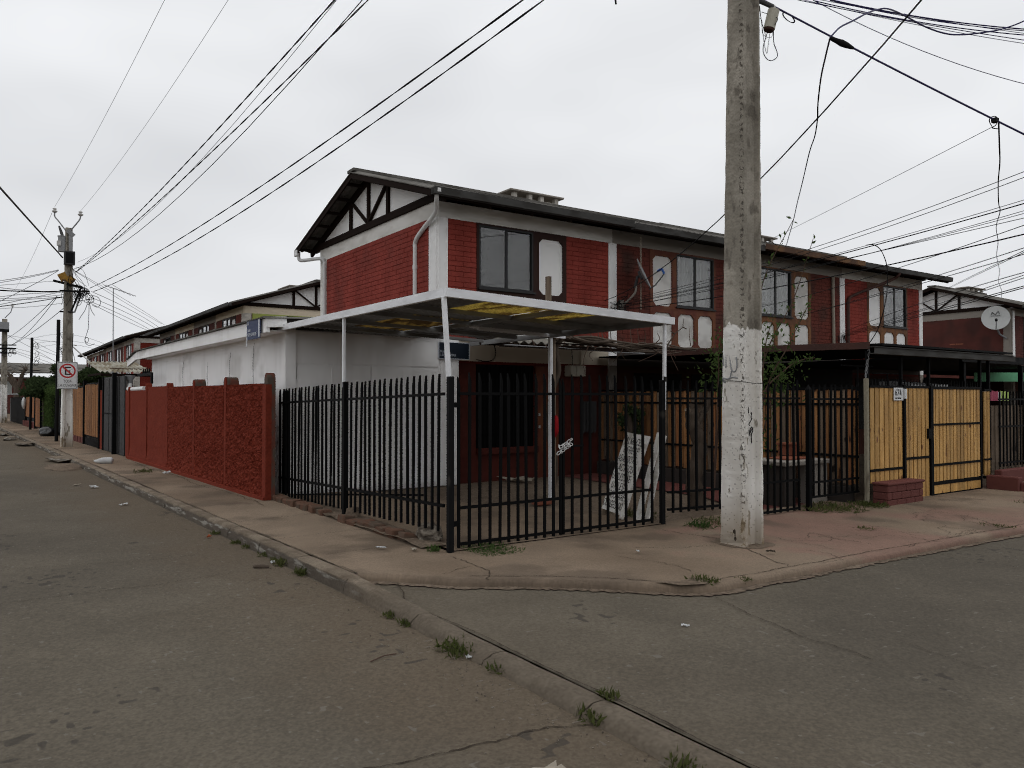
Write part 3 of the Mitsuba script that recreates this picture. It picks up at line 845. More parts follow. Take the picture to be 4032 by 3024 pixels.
def gable(h, frame, x, outward, wallmat, brickmat, mort, do_bricks=True, seed=0, boards='m_white_board', timber='m_timber_dark', belt='m_belt', verge=.42):
    """Gable end at x; outward = -1 faces -x, +1 faces +x."""
    s = outward
    part(h, 'gable_board', moved(extrude(Polygon([(0.02, 5.12), (DEPTH - .02, 5.12), (RIDGE_Y, 6.02)]), .06), np.array([[0, 0, 1, x - .03], [1, 0, 0, 0], [0, 1, 0, 0], [0, 0, 0, 1.0]])), boards, M=frame)
    X = x + s * .055
    tr = part(h, 'truss', beam((X, -.1, 5.065), (X, DEPTH + .1, 5.065), .06, .13), timber, M=frame)
    for k, yy in enumerate((RIDGE_Y - .9, RIDGE_Y, RIDGE_Y + .9)):
        zt = 6.05 - SL * abs(yy - RIDGE_Y) - .04
        part(tr, 'post', bx(X - .025, X + .025, yy - .045, yy + .045, 5.13, zt), timber, M=frame)
    for q in (-1, 1):
        part(tr, 'brace', beam((X - s * .004, RIDGE_Y + q * .06, 5.15), (X - s * .004, RIDGE_Y + q * .86, 5.72), .045, .09, (1, 0, 0)), timber, M=frame)
        part(tr, 'rafter', beam((X, RIDGE_Y + q * -.0, 6.015), (X, RIDGE_Y + q * (RIDGE_Y + .5), 6.015 - SL * (RIDGE_Y + .5)), .06, .13, (0, q * SL, 1)), timber, M=frame)
        xe = x + s * verge
        part(tr, 'barge_board', beam((xe, RIDGE_Y, 6.035), (xe, RIDGE_Y + q * (RIDGE_Y + .56), 6.035 - SL * (RIDGE_Y + .56)), .028, .125, (0, q * SL, 1)), timber, M=frame)
        for k in range(6):
            dd = .25 + k * .56
            part(tr, 'purlin', bx(min(X, xe), max(X, xe), RIDGE_Y + q * dd - .03, RIDGE_Y + q * dd + .03, 6.04 - SL * dd - .07, 6.04 - SL * dd - .01), timber, M=frame)
    bw = part(h, 'gable_wall', bx(min(x, x - s * .15), max(x, x - s * .15), .0, DEPTH, 0, 5.0), mort, M=frame)
    part(h, 'gable_belt', bx(x - .02 if s > 0 else x - .03, x + .03 if s > 0 else x + .02, -.0, DEPTH, 4.73, 5.0), belt, M=frame)
    for a, b in ((0.0, .265), (DEPTH - .40, DEPTH)):
        part(h, 'corner_column', chamfered(x - .028, x + .028, a, b, 0, 4.73, .008), belt if a else wallmat, M=frame)
    if do_bricks:
        part(bw, 'mortar', bx(x - .026, x, .265, DEPTH - .40, 2.6, 4.73), mort, M=frame)
        bricks(bw, .265, DEPTH - .40, 2.83, 4.73, frame, brickmat, 'y', x, seed=seed)
    else:
        part(h, 'brick_face', bx(x - .034, x + .0, .265, DEPTH - .40, 2.2, 4.73), brickmat, M=frame)
    return bw


def house(name, label, frame, x0, x1, flip, mod, style, first=False, last=False, near=True, group=None, seed=0, gutter='m_gutter', front_bricks=True, gable_bricks=False, gut_dz=0.0):
    bm, mort, col, fmat, pmat, backing, belt = style
    h = thing(name, label, 'house', group)
    W = 2.04
    m0, m1 = mod, mod + W
    segs = [(x0, m0), (m1, x1)]
    fw_ = None
    for k, (a, b) in enumerate(segs):
        w = part(h, 'front_wall', bx(a, b, 0, .15, 2.3, 4.74), mort, M=frame)
        ba = a + (.19 if (first and k == 0) else .11 if k == 0 else 0.0)
        bb = b - (.19 if (last and k == 1) else .11 if k == 1 else 0.0)
        if front_bricks and bb - ba > .1:
            part(w, 'mortar', bx(ba, bb, -.026, 0, 2.60, 4.72), mort, M=frame)
            bricks(w, ba, bb, 2.62, 4.72, frame, bm, 'x', 0.0, seed=seed + k)
        elif bb - ba > .1:
            part(h, 'brick_face', bx(ba, bb, -.035, 0, 2.6, 4.72), bm, M=frame)
    part(h, 'belt', bx(x0, x1, -.03, .12, 4.72, 5.0), belt, M=frame)
    part(h, 'floor_band', bx(x0, x1, -.02, .14, 2.24, 2.60), 'm_beige' if first and near else 'm_dark_wall', M=frame)  # dark on the other units: carport roof shade painted into the band colour
    for xc, wd in ((x0 + .095, .19) if first else (x0 + .055, .11), (x1 - .095, .19) if last else (x1 - .055, .11)):
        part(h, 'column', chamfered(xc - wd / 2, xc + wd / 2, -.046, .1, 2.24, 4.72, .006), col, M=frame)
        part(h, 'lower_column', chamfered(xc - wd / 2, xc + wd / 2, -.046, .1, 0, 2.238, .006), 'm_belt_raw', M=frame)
    part(h, 'ground_wall', bx(x0, x1, .0, .15, 0, 2.24), mort, M=frame)
    if not (first and near):
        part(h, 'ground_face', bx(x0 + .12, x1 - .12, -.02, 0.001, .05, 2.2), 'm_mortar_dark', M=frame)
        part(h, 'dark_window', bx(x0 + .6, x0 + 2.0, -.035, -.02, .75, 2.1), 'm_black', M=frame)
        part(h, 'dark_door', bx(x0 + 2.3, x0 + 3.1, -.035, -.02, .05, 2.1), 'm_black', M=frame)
    timber_module(h, frame, mod, flip, fmat=fmat, pmat=pmat, backing=backing)
    part(h, 'back_wall', bx(x0, x1, DEPTH - .15, DEPTH, 0, 5.0), mort, M=frame)
    part(h, 'ceiling', bx(x0, x1, .12, DEPTH - .15, 4.94, 4.99), 'm_timber_dark', M=frame)
    rx0, rx1 = x0 - (.45 if first else 0), x1 + (.45 if last else 0)
    rf = part(h, 'roof', roof_mesh(rx0, rx1, gut_dz * .3), 'm_roof', smooth=40, M=frame)
    for k in range(int((rx1 - rx0) / .9)):
        xr = rx0 + .3 + k * .9
        part(rf, 'rafter_tail', beam((xr, .0, 6.02 - SL * 2.75 - .07), (xr, -.54, 6.02 - SL * 3.29 - .07), .05, .10), 'm_timber_dark', M=frame)
    part(rf, 'fascia', bx(rx0, rx1, -.565, -.54, 4.90 + gut_dz, 5.035 + gut_dz), 'm_timber_dark', M=frame)
    pr = [(-.57, 5.03), (-.57, 4.925), (-.69, 4.925), (-.70, 5.045), (-.693, 5.045), (-.683, 4.932), (-.577, 4.932), (-.577, 5.03)]
    gm = moved(extrude(Polygon([(a, b + gut_dz) for a, b in pr]), rx1 - rx0 - .02), np.array([[0, 0, 1, rx0 + .01], [1, 0, 0, 0], [0, 1, 0, 0], [0, 0, 0, 1.0]]))
    gk = part(h, 'gutter', gm, gutter, M=frame)
    for k in range(int((rx1 - rx0) / 1.3)):
        part(gk, 'bracket', bx(rx0 + .5 + k * 1.3, rx0 + .53 + k * 1.3, -.70, -.60, 4.915 + gut_dz, 4.925 + gut_dz), gutter, M=frame)
    if first:
        gable(h, frame, x0, -1, col, bm, mort, do_bricks=gable_bricks, seed=seed + 9, belt=belt)
    if last:
        gable(h, frame, x1, 1, col, bm, mort, do_bricks=False, belt=belt)
    return h


def vent_stack(frame, cx, label, L=1.30, group=None):
    """Twin concrete smoke vent under a flat slab on the ridge."""
    v = thing('roof_vent', label, 'chimney', group)
    part(v, 'slab', chamfered(cx - L / 2 - .13, cx + L / 2 + .13, RIDGE_Y - .05, RIDGE_Y + .50, 6.325, 6.37, .01), 'm_belt_raw', M=frame)
    for k, (a, b) in enumerate(((-L / 2, -.12), (.12, L / 2))):
        part(v, 'block', bx(cx + a, cx + b, RIDGE_Y + .02, RIDGE_Y + .43, 5.90, 6.205), 'm_belt', M=frame)
        for xx in (cx + a + .05, cx + b - .05):
            for yy in (.07, .38):
                part(v, 'pillar', bx(xx - .05, xx + .05, RIDGE_Y + yy - .05, RIDGE_Y + yy + .05, 6.205, 6.325), 'm_belt', M=frame)
    return v


F0 = T().translate([6.48, 11.65, 0])
S1 = ('m_brick_bright', 'm_mortar', 'm_plaster', 'm_frame_brown', 'm_white_board', 'm_blind', 'm_belt_white')
S2 = ('m_brick_dusty', 'm_mortar_dark', 'm_plaster', 'm_frame_orange', 'm_panel_worn', 'm_curtain', 'm_belt_raw')
S3 = ('m_brick_dusty', 'm_mortar_dark', 'm_plaster', 'm_frame_ochre', 'm_panel_worn', 'm_curtain', 'm_belt_raw')
S4 = ('m_brick_bright', 'm_mortar', 'm_plaster', 'm_frame_ochre', 'm_white_board', 'm_blind', 'm_belt')
h1 = house('terraced_house', 'corner terraced house with bright red brick gable, white columns and dark brown frames', F0, 0, 4.02, False, .78, S1, first=True, seed=1, gable_bricks=True)
h2 = house('terraced_house', 'second terraced house with dusty brick, orange frames and stained panels behind the satellite dish', F0, 4.02, 8.04, True, 5.07, S2, seed=20, gut_dz=-.03)
h3 = house('terraced_house', 'third terraced house right of the near pole with dark brick, ochre frames and curtains', F0, 8.04, 12.06, False, 8.64, S3, seed=40, gutter='m_gutter_rust', gut_dz=.02)
h4 = house('terraced_house', 'last terraced house of the near row, red brick with ochre frames', F0, 12.06, 16.1, True, 13.22, S4, last=True, seed=60)
vent_stack(F0, 4.18, 'concrete roof vent on the ridge between the first two houses')
vent_stack(F0, 12.34, 'concrete roof vent behind the near pole over the third house')
# downpipes on the corner house
dp = thing('downpipe', 'white downpipe running from the front gutter down the gable side near the corner', 'downpipe')
part(dp, 'pipe', tube(smooth_path([(6.13, 11.05, 4.99), (6.17, 11.12, 4.86), (6.33, 11.45, 4.74), (6.40, 11.95, 4.60), (6.415, 12.32, 4.42), (6.42, 12.36, 4.2), (6.42, 12.36, 3.4), (6.42, 12.36, 2.7)], 5), .04, 10), 'm_pipe_white', 60)
part(dp, 'hopper', chamfered(6.09, 6.17, 10.95, 11.03, 4.95, 5.03, .012), 'm_pipe_white')
part(dp, 'joint', tube([(6.42, 12.36, 3.9), (6.42, 12.36, 3.98)], .046, 10), 'm_pipe_white', 60)
dp2 = thing('downpipe', 'white downpipe at the rear corner of the red brick gable', 'downpipe')
part(dp2, 'pipe', tube(smooth_path([(6.10, 17.62, 5.0), (6.10, 17.6, 4.84), (6.16, 17.5, 4.79), (6.36, 16.92, 4.77), (6.415, 16.82, 4.7), (6.42, 16.80, 4.5), (6.42, 16.80, 2.8)], 5), .04, 10), 'm_pipe_white', 60)
part(dp2, 'gutter_end', chamfered(6.03, 6.09, 17.55, 17.75, 4.9, 5.04, .01), 'm_pipe_white')
solo('downpipe', tube(smooth_path([(18.05, 11.56, 4.7), (18.05, 11.56, 4.0), (18.07, 11.56, 2.6)], 5), .04, 8), 'm_rag', 'pale beige downpipe on the dark brick beside the third column', 'downpipe', smooth=60)
solo('downpipe', tube(smooth_path([(20.2, 11.0, 4.98), (20.2, 11.02, 4.86), (20.05, 11.2, 4.72), (18.95, 11.52, 4.3), (18.75, 11.56, 4.15), (18.72, 11.56, 3.9), (18.72, 11.56, 2.7)], 6), .04, 8), 'm_rust_brown', 'reddish brown downpipe bending down beside the third column', 'downpipe', smooth=60)
ch = thing('rain_chain', 'rusty rain chain hanging from the gutter by the satellite dish', 'chain')
for k in range(26):
    M = trimesh.transformations.euler_matrix(0, 0, (k % 2) * 1.57)
    M[:3, 3] = (10.98, 11.3, 4.86 - k * .058)
    t = np.linspace(0, 2 * np.pi, 11)
    part(ch, 'link', moved(tube(np.c_[.016 * np.cos(t), t * 0, .034 * np.sin(t)], .006, 5, False), M), 'm_rag')

# ground floor of the corner house
part(h1, 'ground_brick', bx(.28, .77, -.03, .001, .06, 2.2), 'm_ground_red_shaded', M=F0)
part(h1, 'ground_brick', bx(2.10, 2.42, -.03, .001, .06, 2.2), 'm_ground_red_shaded', M=F0, label='red brick pier beside the front door')
part(h1, 'ground_brick', bx(2.68, 3.84, -.03, .001, .06, 2.2), 'm_ground_red_shaded', M=F0)
part(h1, 'ground_brick', bx(.77, 2.06, -.03, .001, .06, .58), 'm_ground_red_shaded', M=F0)
part(h1, 'window_sill', bx(.79, 2.10, -.12, -.03, .58, .69), 'm_ground_red_shaded', M=F0)
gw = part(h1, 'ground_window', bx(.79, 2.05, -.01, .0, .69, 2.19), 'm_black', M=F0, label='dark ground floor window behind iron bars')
for k in range(14):
    part(gw, 'bar', bx(.83 + k * .091, .842 + k * .091, -.05, -.038, .70, 2.18), 'm_black', M=F0)
for zz in (.95, 1.42, 1.9):
    part(gw, 'rail', bx(.79, 2.05, -.056, -.04, zz, zz + .014), 'm_black', M=F0)
dr_ = part(h1, 'front_door', bx(2.08, 2.62, -.045, -.031, .06, 2.18), 'm_frame_orange', M=F0)
part(dr_, 'handle', bx(2.14, 2.17, -.075, -.046, 1.25, 1.30), 'm_porcelain', M=F0)
part(dr_, 'handle', bx(2.14, 2.17, -.075, -.046, 1.02, 1.07), 'm_porcelain', M=F0)

# ---------------------------------------------------------------- the rows behind and to the right
FB = T().translate([8.02, 29.1 + 16.1, 0]) @ T().rotate([0, 0, 1], -90)
G1 = ('m_brick_old', 'm_mortar_dark', 'm_belt_raw', 'm_frame_brown', 'm_white_board', 'm_curtain', 'm_belt_raw')
G2 = ('m_brick_dusty', 'm_mortar_dark', 'm_belt', 'm_frame_brown', 'm_white_board', 'm_curtain', 'm_cream')
b4 = house('terraced_house', 'row house behind the white annex with cream gable, lime green brick and white truss boards', FB, 12.06, 16.1, False, 13.1, G2, last=True, near=False, front_bricks=False)
part(b4, 'lime_face', bx(16.1, 16.136, .3, 5.1, 2.2, 4.73), 'm_lime_wall', M=FB, label='lime green painted gable brickwork')
for q, (a, lab) in enumerate([(8.04, 'second house of the row behind the white annex, with weathered dark siding'), (4.02, 'third house of the row behind the white annex, with dark brick and a white panel'), (0.0, 'farthest house of the row behind the white annex')]):
    house('terraced_house', lab, FB, a, a + 4.02, q % 2 == 0, a + .95, (G1, G2, G1)[q], first=(a == 0), near=False, front_bricks=False)
vent_stack(FB, 12.3, 'concrete roof vent on the row behind the white annex, nearest the gable')
vent_stack(FB, 1.9, 'concrete roof vent at the far end of the row behind the white annex')
FC = T().translate([7.25, 48.4 + 24.1, 0]) @ T().rotate([0, 0, 1], -90)
G3 = ('m_brick_bright', 'm_mortar', 'm_belt', 'm_frame_brown', 'm_white_board', 'm_curtain', 'm_belt')
for q in range(6):
    a = 20.08 - 4.02 * q
    lab = ['red gabled house with a pale border at the near end of the far left row', 'second house of the far left row behind the tv antenna', 'third house of the far left row, right of the no parking sign', 'fourth house of the far left row', 'fifth house of the far left row', 'farthest house of the far left row'][q]
    house('terraced_house', lab, FC, a, a + 4.02, q % 2 == 0, a + .95, (G3, G1)[q % 2], last=(q == 0), near=False, front_bricks=False)
FR_ = T().translate([32.25, 13.25, 0])
G4 = ('m_brick_old', 'm_mortar_dark', 'm_belt_raw', 'm_frame_brown', 'm_white_board', 'm_blind', 'm_belt_raw')
r1 = house('terraced_house', 'dark red gabled house at the right edge with a round satellite dish', FR_, 0, 4.02, False, .95, G4, first=True, near=False)
part(r1, 'white_column_face', bx(.02, .19, -.06, -.047, 2.3, 4.9), 'm_plaster', M=FR_)
r_ = np.random.default_rng(3)
for k in range(16):                                          # flaked bricks on that gable
    yy, zz = r_.uniform(.4, 4.6), r_.choice([2.84, 2.98, 3.12, 3.28, 3.7])
    part(r1, 'flaked_brick', bx(-.042, -.033, yy, yy + r_.uniform(.1, .32), zz, zz + .05), 'm_terracotta', M=FR_)
vent_stack(FR_, 3.4, 'concrete roof vent on the right edge house')
far = thing('terraced_house', 'distant low row of houses with grey roofs closing the left street', 'house')
FD = T().translate([-30, 92, 0])
part(far, 'wall', bx(0, 60, 0, 5, 0, 3.5), 'm_brick_old', M=FD)
part(far, 'roof', cat(bx(-.3, 60.3, -.6, 3, 3.5, 3.62), moved(bx(-.3, 60.3, 0, 3.0, -.05, .05), trimesh.transformations.translation_matrix((0, .6, 4.1)) @ trimesh.transformations.rotation_matrix(.35, (1, 0, 0)))), 'm_roof', M=FD)
for k in range(14):
    part(far, 'column', bx(.5 + k * 4.2, .75 + k * 4.2, -.03, 0, 0, 3.5), 'm_belt_raw', M=FD)
    part(far, 'window', bx(1.6 + k * 4.2, 3.2 + k * 4.2, -.03, 0, 1.9, 3.2), 'm_curtain' if k % 2 else 'm_interior', M=FD)
for k in range(3):
    part(far, 'vent', bx(32 + k * 1.2, 32.6 + k * 1.2, 1.0, 1.6, 4.4, 4.6), 'm_belt_raw', M=FD)

# ---------------------------------------------------------------- street frame for the left side: s along the wall, n inwards
AD = math.atan(.0415)
FS = T().translate([3.42, 11.15, 0]) @ T().rotate([0, 0, 1], math.degrees(AD))   # local x = n (inwards), local y = s
FSm = np.array(FS.matrix, float)


def sp(s, n, z):
    return (FSm @ np.array([n, s, z, 1.0]))[:3]


# white annex beside the corner house
an = thing('annex', 'white plastered single storey annex with a flat overhanging roof beside the brick gable', 'building')
part(an, 'side_wall', bx(3.74, 3.9, 11.36, 21.6, 0, 2.62), 'm_plaster', M=T().translate([3.74, 11.36, 0]) @ T().rotate([0, 0, 1], .6) @ T().translate([-3.74, -11.36, 0]))
part(an, 'front_wall', bx(3.74, 3.86, 11.36, 11.5, 0.1, 2.62), 'm_plaster')
part(an, 'front_wall', bx(3.86, 6.45, 11.44, 11.55, 0.1, 2.62), 'm_plaster')
part(an, 'front_wall', bx(6.42, 6.78, 11.425, 11.60, 0.1, 2.60), 'm_plaster')
part(an, 'shutter', bx(3.88, 6.38, 11.405, 11.44, 2.115, 2.60), 'm_sheet_grey' if False else 'm_plaster', label='upper plain white sheet over the shutters')
for a, b, lab in ((3.93, 5.13, 'left white metal shutter leaf'), (5.15, 6.36, 'right white metal shutter leaf')):
    s = part(an, 'shutter', bx(a, b, 11.40, 11.435, .17, 2.09), 'm_plaster', label=lab)
    part(s, 'seam', bx(a + .02, b - .02, 11.392, 11.40, 1.12, 1.135), 'm_plaster')
    part(s, 'seam', bx(a + .02, b - .02, 11.392, 11.40, 1.16, 1.175), 'm_plaster')
    part(s, 'seam', bx(a + .55, a + .565, 11.392, 11.40, .2, 2.05), 'm_plaster')
for zz in (.55, 1.75):
    part(an, 'hinge', bx(6.36, 6.40, 11.375, 11.40, zz, zz + .12), 'm_plaster')
    part(an, 'hinge', bx(3.88, 3.92, 11.375, 11.40, zz, zz + .12), 'm_plaster')
# roof: thin dark sheet over a white fascia
y0, y1 = 11.2, 24.2
part(an, 'fascia', beam((3.43, 11.2, 2.645), (3.32, 21.8, 2.67), .05, .20), 'm_plaster')
part(an, 'fascia', beam((3.32, 21.8, 2.67), (3.42, 24.0, 2.55), .05, .18), 'm_plaster')
part(an, 'fascia', beam((3.405, 11.2, 2.69), (3.70, 11.2, 2.71), .05, .15), 'm_plaster')
part(an, 'soffit', bx(3.46, 3.76, 11.3, 21.5, 2.57, 2.59), 'm_plaster')
ribs = np.linspace(11.15, 24.0, 260)
P = np.stack([np.stack([np.where(ribs < 21.8, 3.35 - .11 * (ribs - 11.2) / 10.6, 3.24 + .1 * (ribs - 21.8) / 2.2), ribs, 2.765 + .025 * np.minimum(1, (ribs - 11.2) / 10.6) - .13 * np.clip((ribs - 21.8) / 2, 0, 1) + .012 * np.cos(ribs * 60)], -1), np.stack([np.full(260, 6.45), ribs, 2.875 + .012 * np.cos(ribs * 60)], -1)], 1)
part(an, 'roof_sheet', grid_solid(P, (0, 0, -.012)), 'm_roof', smooth=50)
part(an, 'end_board', bx(3.70, 6.4, 11.24, 11.27, 2.62, 2.80), 'm_dark_wall')
for q, (t, zt) in enumerate(((14.3, .75), (15.9, .5), (12.9, .9), (18.0, .7))):
    part(an, 'crack', tube(smooth_path([(3.728 + .0105 * (t - 11.36) * -1, t, 1.75), (3.727 - .0105 * (t - 11.36), t + .02, 1.95 + zt * .3), (3.727 - .0105 * (t - 11.36), t - .05, 2.0 + zt * .55)], 5), .003, 4), 'm_cable_grey')
# red stuccoed garden wall
rw = thing('garden_wall', 'rough brick red stucco garden wall with rounded posts in front of the white annex', 'wall')
posts = [-.05, 1.88, 3.78, 5.78, 7.72, 9.62]
for k in range(5):
    a, b = posts[k] + .09, posts[k + 1] - .06
    top = [1.80, 1.80, 1.81, 1.83, 1.76][k]
    n1, n2 = int((b - a) / (.015 if k < 3 else .025)), (120 if k < 3 else 70)
    S_, Z_ = np.meshgrid(np.linspace(a, b, n1), np.linspace(.10, top, n2), indexing='ij')
    rough = [.032, .030, .025, .010, .006][k]
    q = np.stack([S_ * 18, Z_ * 18, S_ * 0 + k], -1)
    d = meshkit.fbm(q, 4, k)
    d2 = np.abs(meshkit.fbm(q * 1.9 + 9, 3, k + 3) - .5) * 2
    P = np.stack([-.02 - rough * (1.7 * (d - .35) + .9 * (1 - d2) ** 3), S_, Z_], -1)
    foot = np.clip((.45 - Z_) / .45, 0, 1) ** 2
    P[..., 0] -= .06 * foot * (.6 + .8 * d)
    part(rw, 'panel', grid_solid(P[:, ::-1], (.10, 0, 0)), 'm_stucco_red', smooth=40, M=FS)
for k, s in enumerate(posts):
    tall = [1.90, 1.88, 1.86, 1.84, 1.86, 1.80][k]
    w = [.13, .10, .10, .11, .13, .12][k]
    o = Polygon([(-.0, 0), (w, 0), (w, tall - .09), (w * .85, tall - .03), (w * .5, tall), (w * .15, tall - .03), (0, tall - .09)])
    m = moved(extrude(o, .12), np.array([[0, 0, 1, -.05], [1, 0, 0, s - w / 2], [0, 1, 0, .05], [0, 0, 0, 1.0]]))
    part(rw, 'post', m, 'm_post_cap' if k in (0,) else 'm_stucco_red', smooth=50, M=FS, label='bare end post with a weathered rounded top' if k == 0 else None)
    if k in (1, 2):
        part(rw, 'post_cap', moved(extrude(Polygon([(-.03, 1.74), (w + .10, 1.74), (w + .10, 1.84), (w + .06, 1.89), (w * .5, 1.91), (0, 1.88), (-.03, 1.84)]), .18), np.array([[0, 0, 1, -.03], [1, 0, 0, s - w / 2], [0, 1, 0, .02], [0, 0, 0, 1.0]])), 'm_post_cap', smooth=50, M=FS)
part(rw, 'post_render', bx(-.075, .012, -.118, .022, .06, 1.785), 'm_stucco_red', M=FS, label='red painted street side of the bare end post')
part(rw, 'footing', bx(-.10, .06, -.1, 9.6, .1, .17), 'm_stucco_red', M=FS)
dpw = thing('drain_pipe', 'white drain elbow coming over the red wall below a grey rain funnel', 'pipe')
part(dpw, 'elbow', tube(smooth_path([sp(10.35, .12, 1.93), sp(10.3, .10, 1.84), sp(10.1, .05, 1.80), sp(9.2, .02, 1.79), sp(8.2, .02, 1.80)], 5), .055, 10), 'm_pipe_white', 60)
part(dpw, 'funnel', moved(lathe([(.05, 0), (.06, .12), (.11, .2), (.12, .26), (.0, .26)], 14), trimesh.transformations.translation_matrix(sp(10.4, .13, 1.90))), 'm_galv', 40)
spb = thing('spiked_bracket', 'black spiked anti climb bracket at the far end of the white annex', 'bracket')
part(spb, 'rail', cat(bx(.27, .31, 8.75, 10.3, 2.12, 2.19), bx(.27, .31, 8.70, 8.80, 1.92, 2.19)), 'm_black', M=FS)
for k in range(4):
    part(spb, 'spike', moved(trimesh.creation.cone(.03, .14, sections=6), trimesh.transformations.translation_matrix((.29, 9.0 + k * .22, 2.19))), 'm_black', M=FS)

# street name signs
ss = thing('street_name_sign', 'blue street name sign on the corner of the white annex fascia', 'street sign')
ex = np.array([.17, -.985, 0.0])
o = np.array([3.375, 11.98, 2.47])
ex = np.array([.03, -1.0, 0]) / math.hypot(.03, 1)
part(ss, 'plate', moved(bx(0, .62, 0, .30, -.006, 0), mat4(o + (-.03, 0, 0), ex, (0, 0, 1), np.cross(ex, (0, 0, 1)))), 'm_sign_blue')
nrm_ = np.cross(ex, (0, 0, 1))
part(ss, 'edge_strip', moved(bx(.54, .60, .02, .28, .0, .004), mat4(o + (-.03, 0, 0), ex, (0, 0, 1), nrm_)), 'm_sign_pale')
part(ss, 'lettering', cat(lettering('Calle', .045, o + (-.034, 0, 0) + ex * .05 + np.array([0, 0, .12]), ex, (0, 0, 1)), lettering('APOLLINAIRE', .05, o + (-.034, 0, 0) + ex * .05 + np.array([0, 0, .05]), ex, (0, 0, 1), width=.42)), 'm_sign_pale')
part(ss, 'emblem', cat(lettering('M', .05, o + (-.034, 0, 0) + ex * .05 + np.array([0, 0, .22]), ex, (0, 0, 1))), 'm_sign_pale')
part(ss, 'torn_strip', moved(bx(0, .03, -.10, .22, -.004, 0), mat4(o + (-.035, 0, 0), ex, (.10, 0.25, 1), nrm_)), 'm_sign_pale')
s2 = thing('street_name_sign', 'dark blue passage name sign on the house wall under the white canopy', 'street sign')
part(s2, 'plate', bx(6.37, 6.96, 11.385, 11.395, 2.26, 2.53), 'm_sign_dark_blue')
part(s2, 'border', panel_xz(sbox(6.36, 2.25, 6.97, 2.54).difference(sbox(6.37, 2.26, 6.96, 2.53)), 11.38, 11.396), 'm_sign_pale')
part(s2, 'lettering', cat(lettering('Pasaje', .04, (6.40, 11.383, 2.36), (1, 0, 0), (0, 0, 1)), lettering('LAS NORIAS', .04, (6.40, 11.383, 2.30), (1, 0, 0), (0, 0, 1), width=.30)), 'm_sign_pale')

# ---------------------------------------------------------------- white steel canopy at the corner
cn = thing('canopy', 'white steel frame canopy with grey and yellow corrugated sheets at the corner', 'canopy')


def cz(x, y):                         # underside height
    return 2.62 - .034 * (x - 3.7) + .005 * (y - 6.4)


part(cn, 'front_beam', beam((3.645, 6.40, cz(3.7, 6.4) - .015), (6.75, 6.40, cz(6.75, 6.4) - .015), .05, .085), 'm_steel_white')
part(cn, 'side_beam', beam((3.67, 6.43, cz(3.7, 6.4) - .014), (3.67, 11.55, cz(3.7, 11.5) - .014), .05, .085), 'm_steel_white')
part(cn, 'side_beam', beam((6.725, 6.43, cz(6.75, 6.4) - .018), (6.95, 11.3, cz(6.9, 11.3) - .018), .05, .075), 'm_sheet_grey')
for k, yy in enumerate((7.55, 8.45, 9.55, 10.5)):
    part(cn, 'purlin', beam((3.70, yy, cz(3.7, yy) - .025), (6.72, yy + .05, cz(6.7, yy) - .025), .04, .05), 'm_sheet_grey')
part(cn, 'purlin', beam((5.24, 6.43, cz(5.2, 6.4) - .03), (5.24, 9.0, cz(5.2, 9) - .03), .05, .05), 'm_sheet_grey')
part(cn, 'gutter_beam', cat(beam((5.52, 8.98, 2.60), (7.12, 8.98, 2.545), .10, .09), beam((5.60, 8.93, 2.545), (7.12, 8.93, 2.49), .05, .045)), 'm_steel_white', label='cream stained steel gutter beam under the canopy')
sheets = [(3.70, 4.42, 'm_sheet_grey', 6.42, 11.4), (4.40, 5.22, 'm_fibreglass', 6.42, 7.75), (4.40, 5.22, 'm_sheet_grey', 7.72, 8.5), (4.40, 5.22, 'm_fibre_old', 8.45, 10.4), (4.40, 5.22, 'm_sheet_grey', 10.4, 11.4), (5.27, 5.95, 'm_fibreglass', 6.42, 7.7), (5.27, 5.95, 'm_sheet_grey', 7.66, 11.4), (5.93, 6.78, 'm_sheet_grey', 6.42, 10.4)]
for a, b, m, ya, yb in sheets:
    n = int((b - a) / .076 * 8)
    xs = np.linspace(a, b, n)
    P = np.stack([np.stack([xs, np.full(n, yy), cz(xs, yy) + .015 + .009 * np.cos(xs * 2 * np.pi / .076)], -1) for yy in np.linspace(ya, yb, 3)], 1)
    if 'm_fibre' in m:
        nu, nv, _ = P.shape
        idx = np.arange(nu * nv).reshape(nu, nv)
        q = np.stack([idx[:-1, :-1], idx[1:, :-1], idx[1:, 1:], idx[:-1, 1:]], -1).reshape(-1, 4)
        part(cn, 'corrugated_sheet', (P.reshape(-1, 3), q), m, smooth=50, label='yellow translucent corrugated sheet with brown stains' if m == 'm_fibreglass' else 'brown stained old translucent sheet')
    else:
        part(cn, 'corrugated_sheet', grid_solid(P, (0, 0, .004)), m, smooth=50)


def post(p, name, a, b, w, m, c=.004):
    a, b = np.array(a, float), np.array(b, float)
    q = chamfered(-w / 2, w / 2, -w / 2, w / 2, 0, np.linalg.norm(b - a), c)
    z = (b - a) / np.linalg.norm(b - a)
    x = np.array([1.0, 0, 0]) - z * z[0]
    x /= np.linalg.norm(x)
    return part(p, name, moved(q, mat4(a, x, np.cross(z, x), z)), m)


post(cn, 'post', (3.70, 6.42, 1.78), (3.655, 6.44, 2.57), .042, 'm_steel_white')
post(cn, 'post', (3.685, 8.98, 1.72), (3.685, 8.98, 2.59), .036, 'm_steel_white')
post(cn, 'post', (6.625, 6.435, 1.45), (6.625, 6.42, 2.46), .036, 'm_steel_white')
post(cn, 'post', (6.88, 8.96, .10), (6.88, 8.96, 2.50), .055, 'm_steel_white')
solo('timber_post', chamfered(6.93, 7.02, 9.0, 9.09, .1, 2.62, .01), 'm_board_grey', 'weathered timber post beside the inner white canopy post', 'post')
solo('timber_post', chamfered(6.99, 7.06, 9.16, 9.24, 2.5, 3.42, .008), 'm_board_grey', 'short grey timber upright sticking up above the canopy beam', 'post')

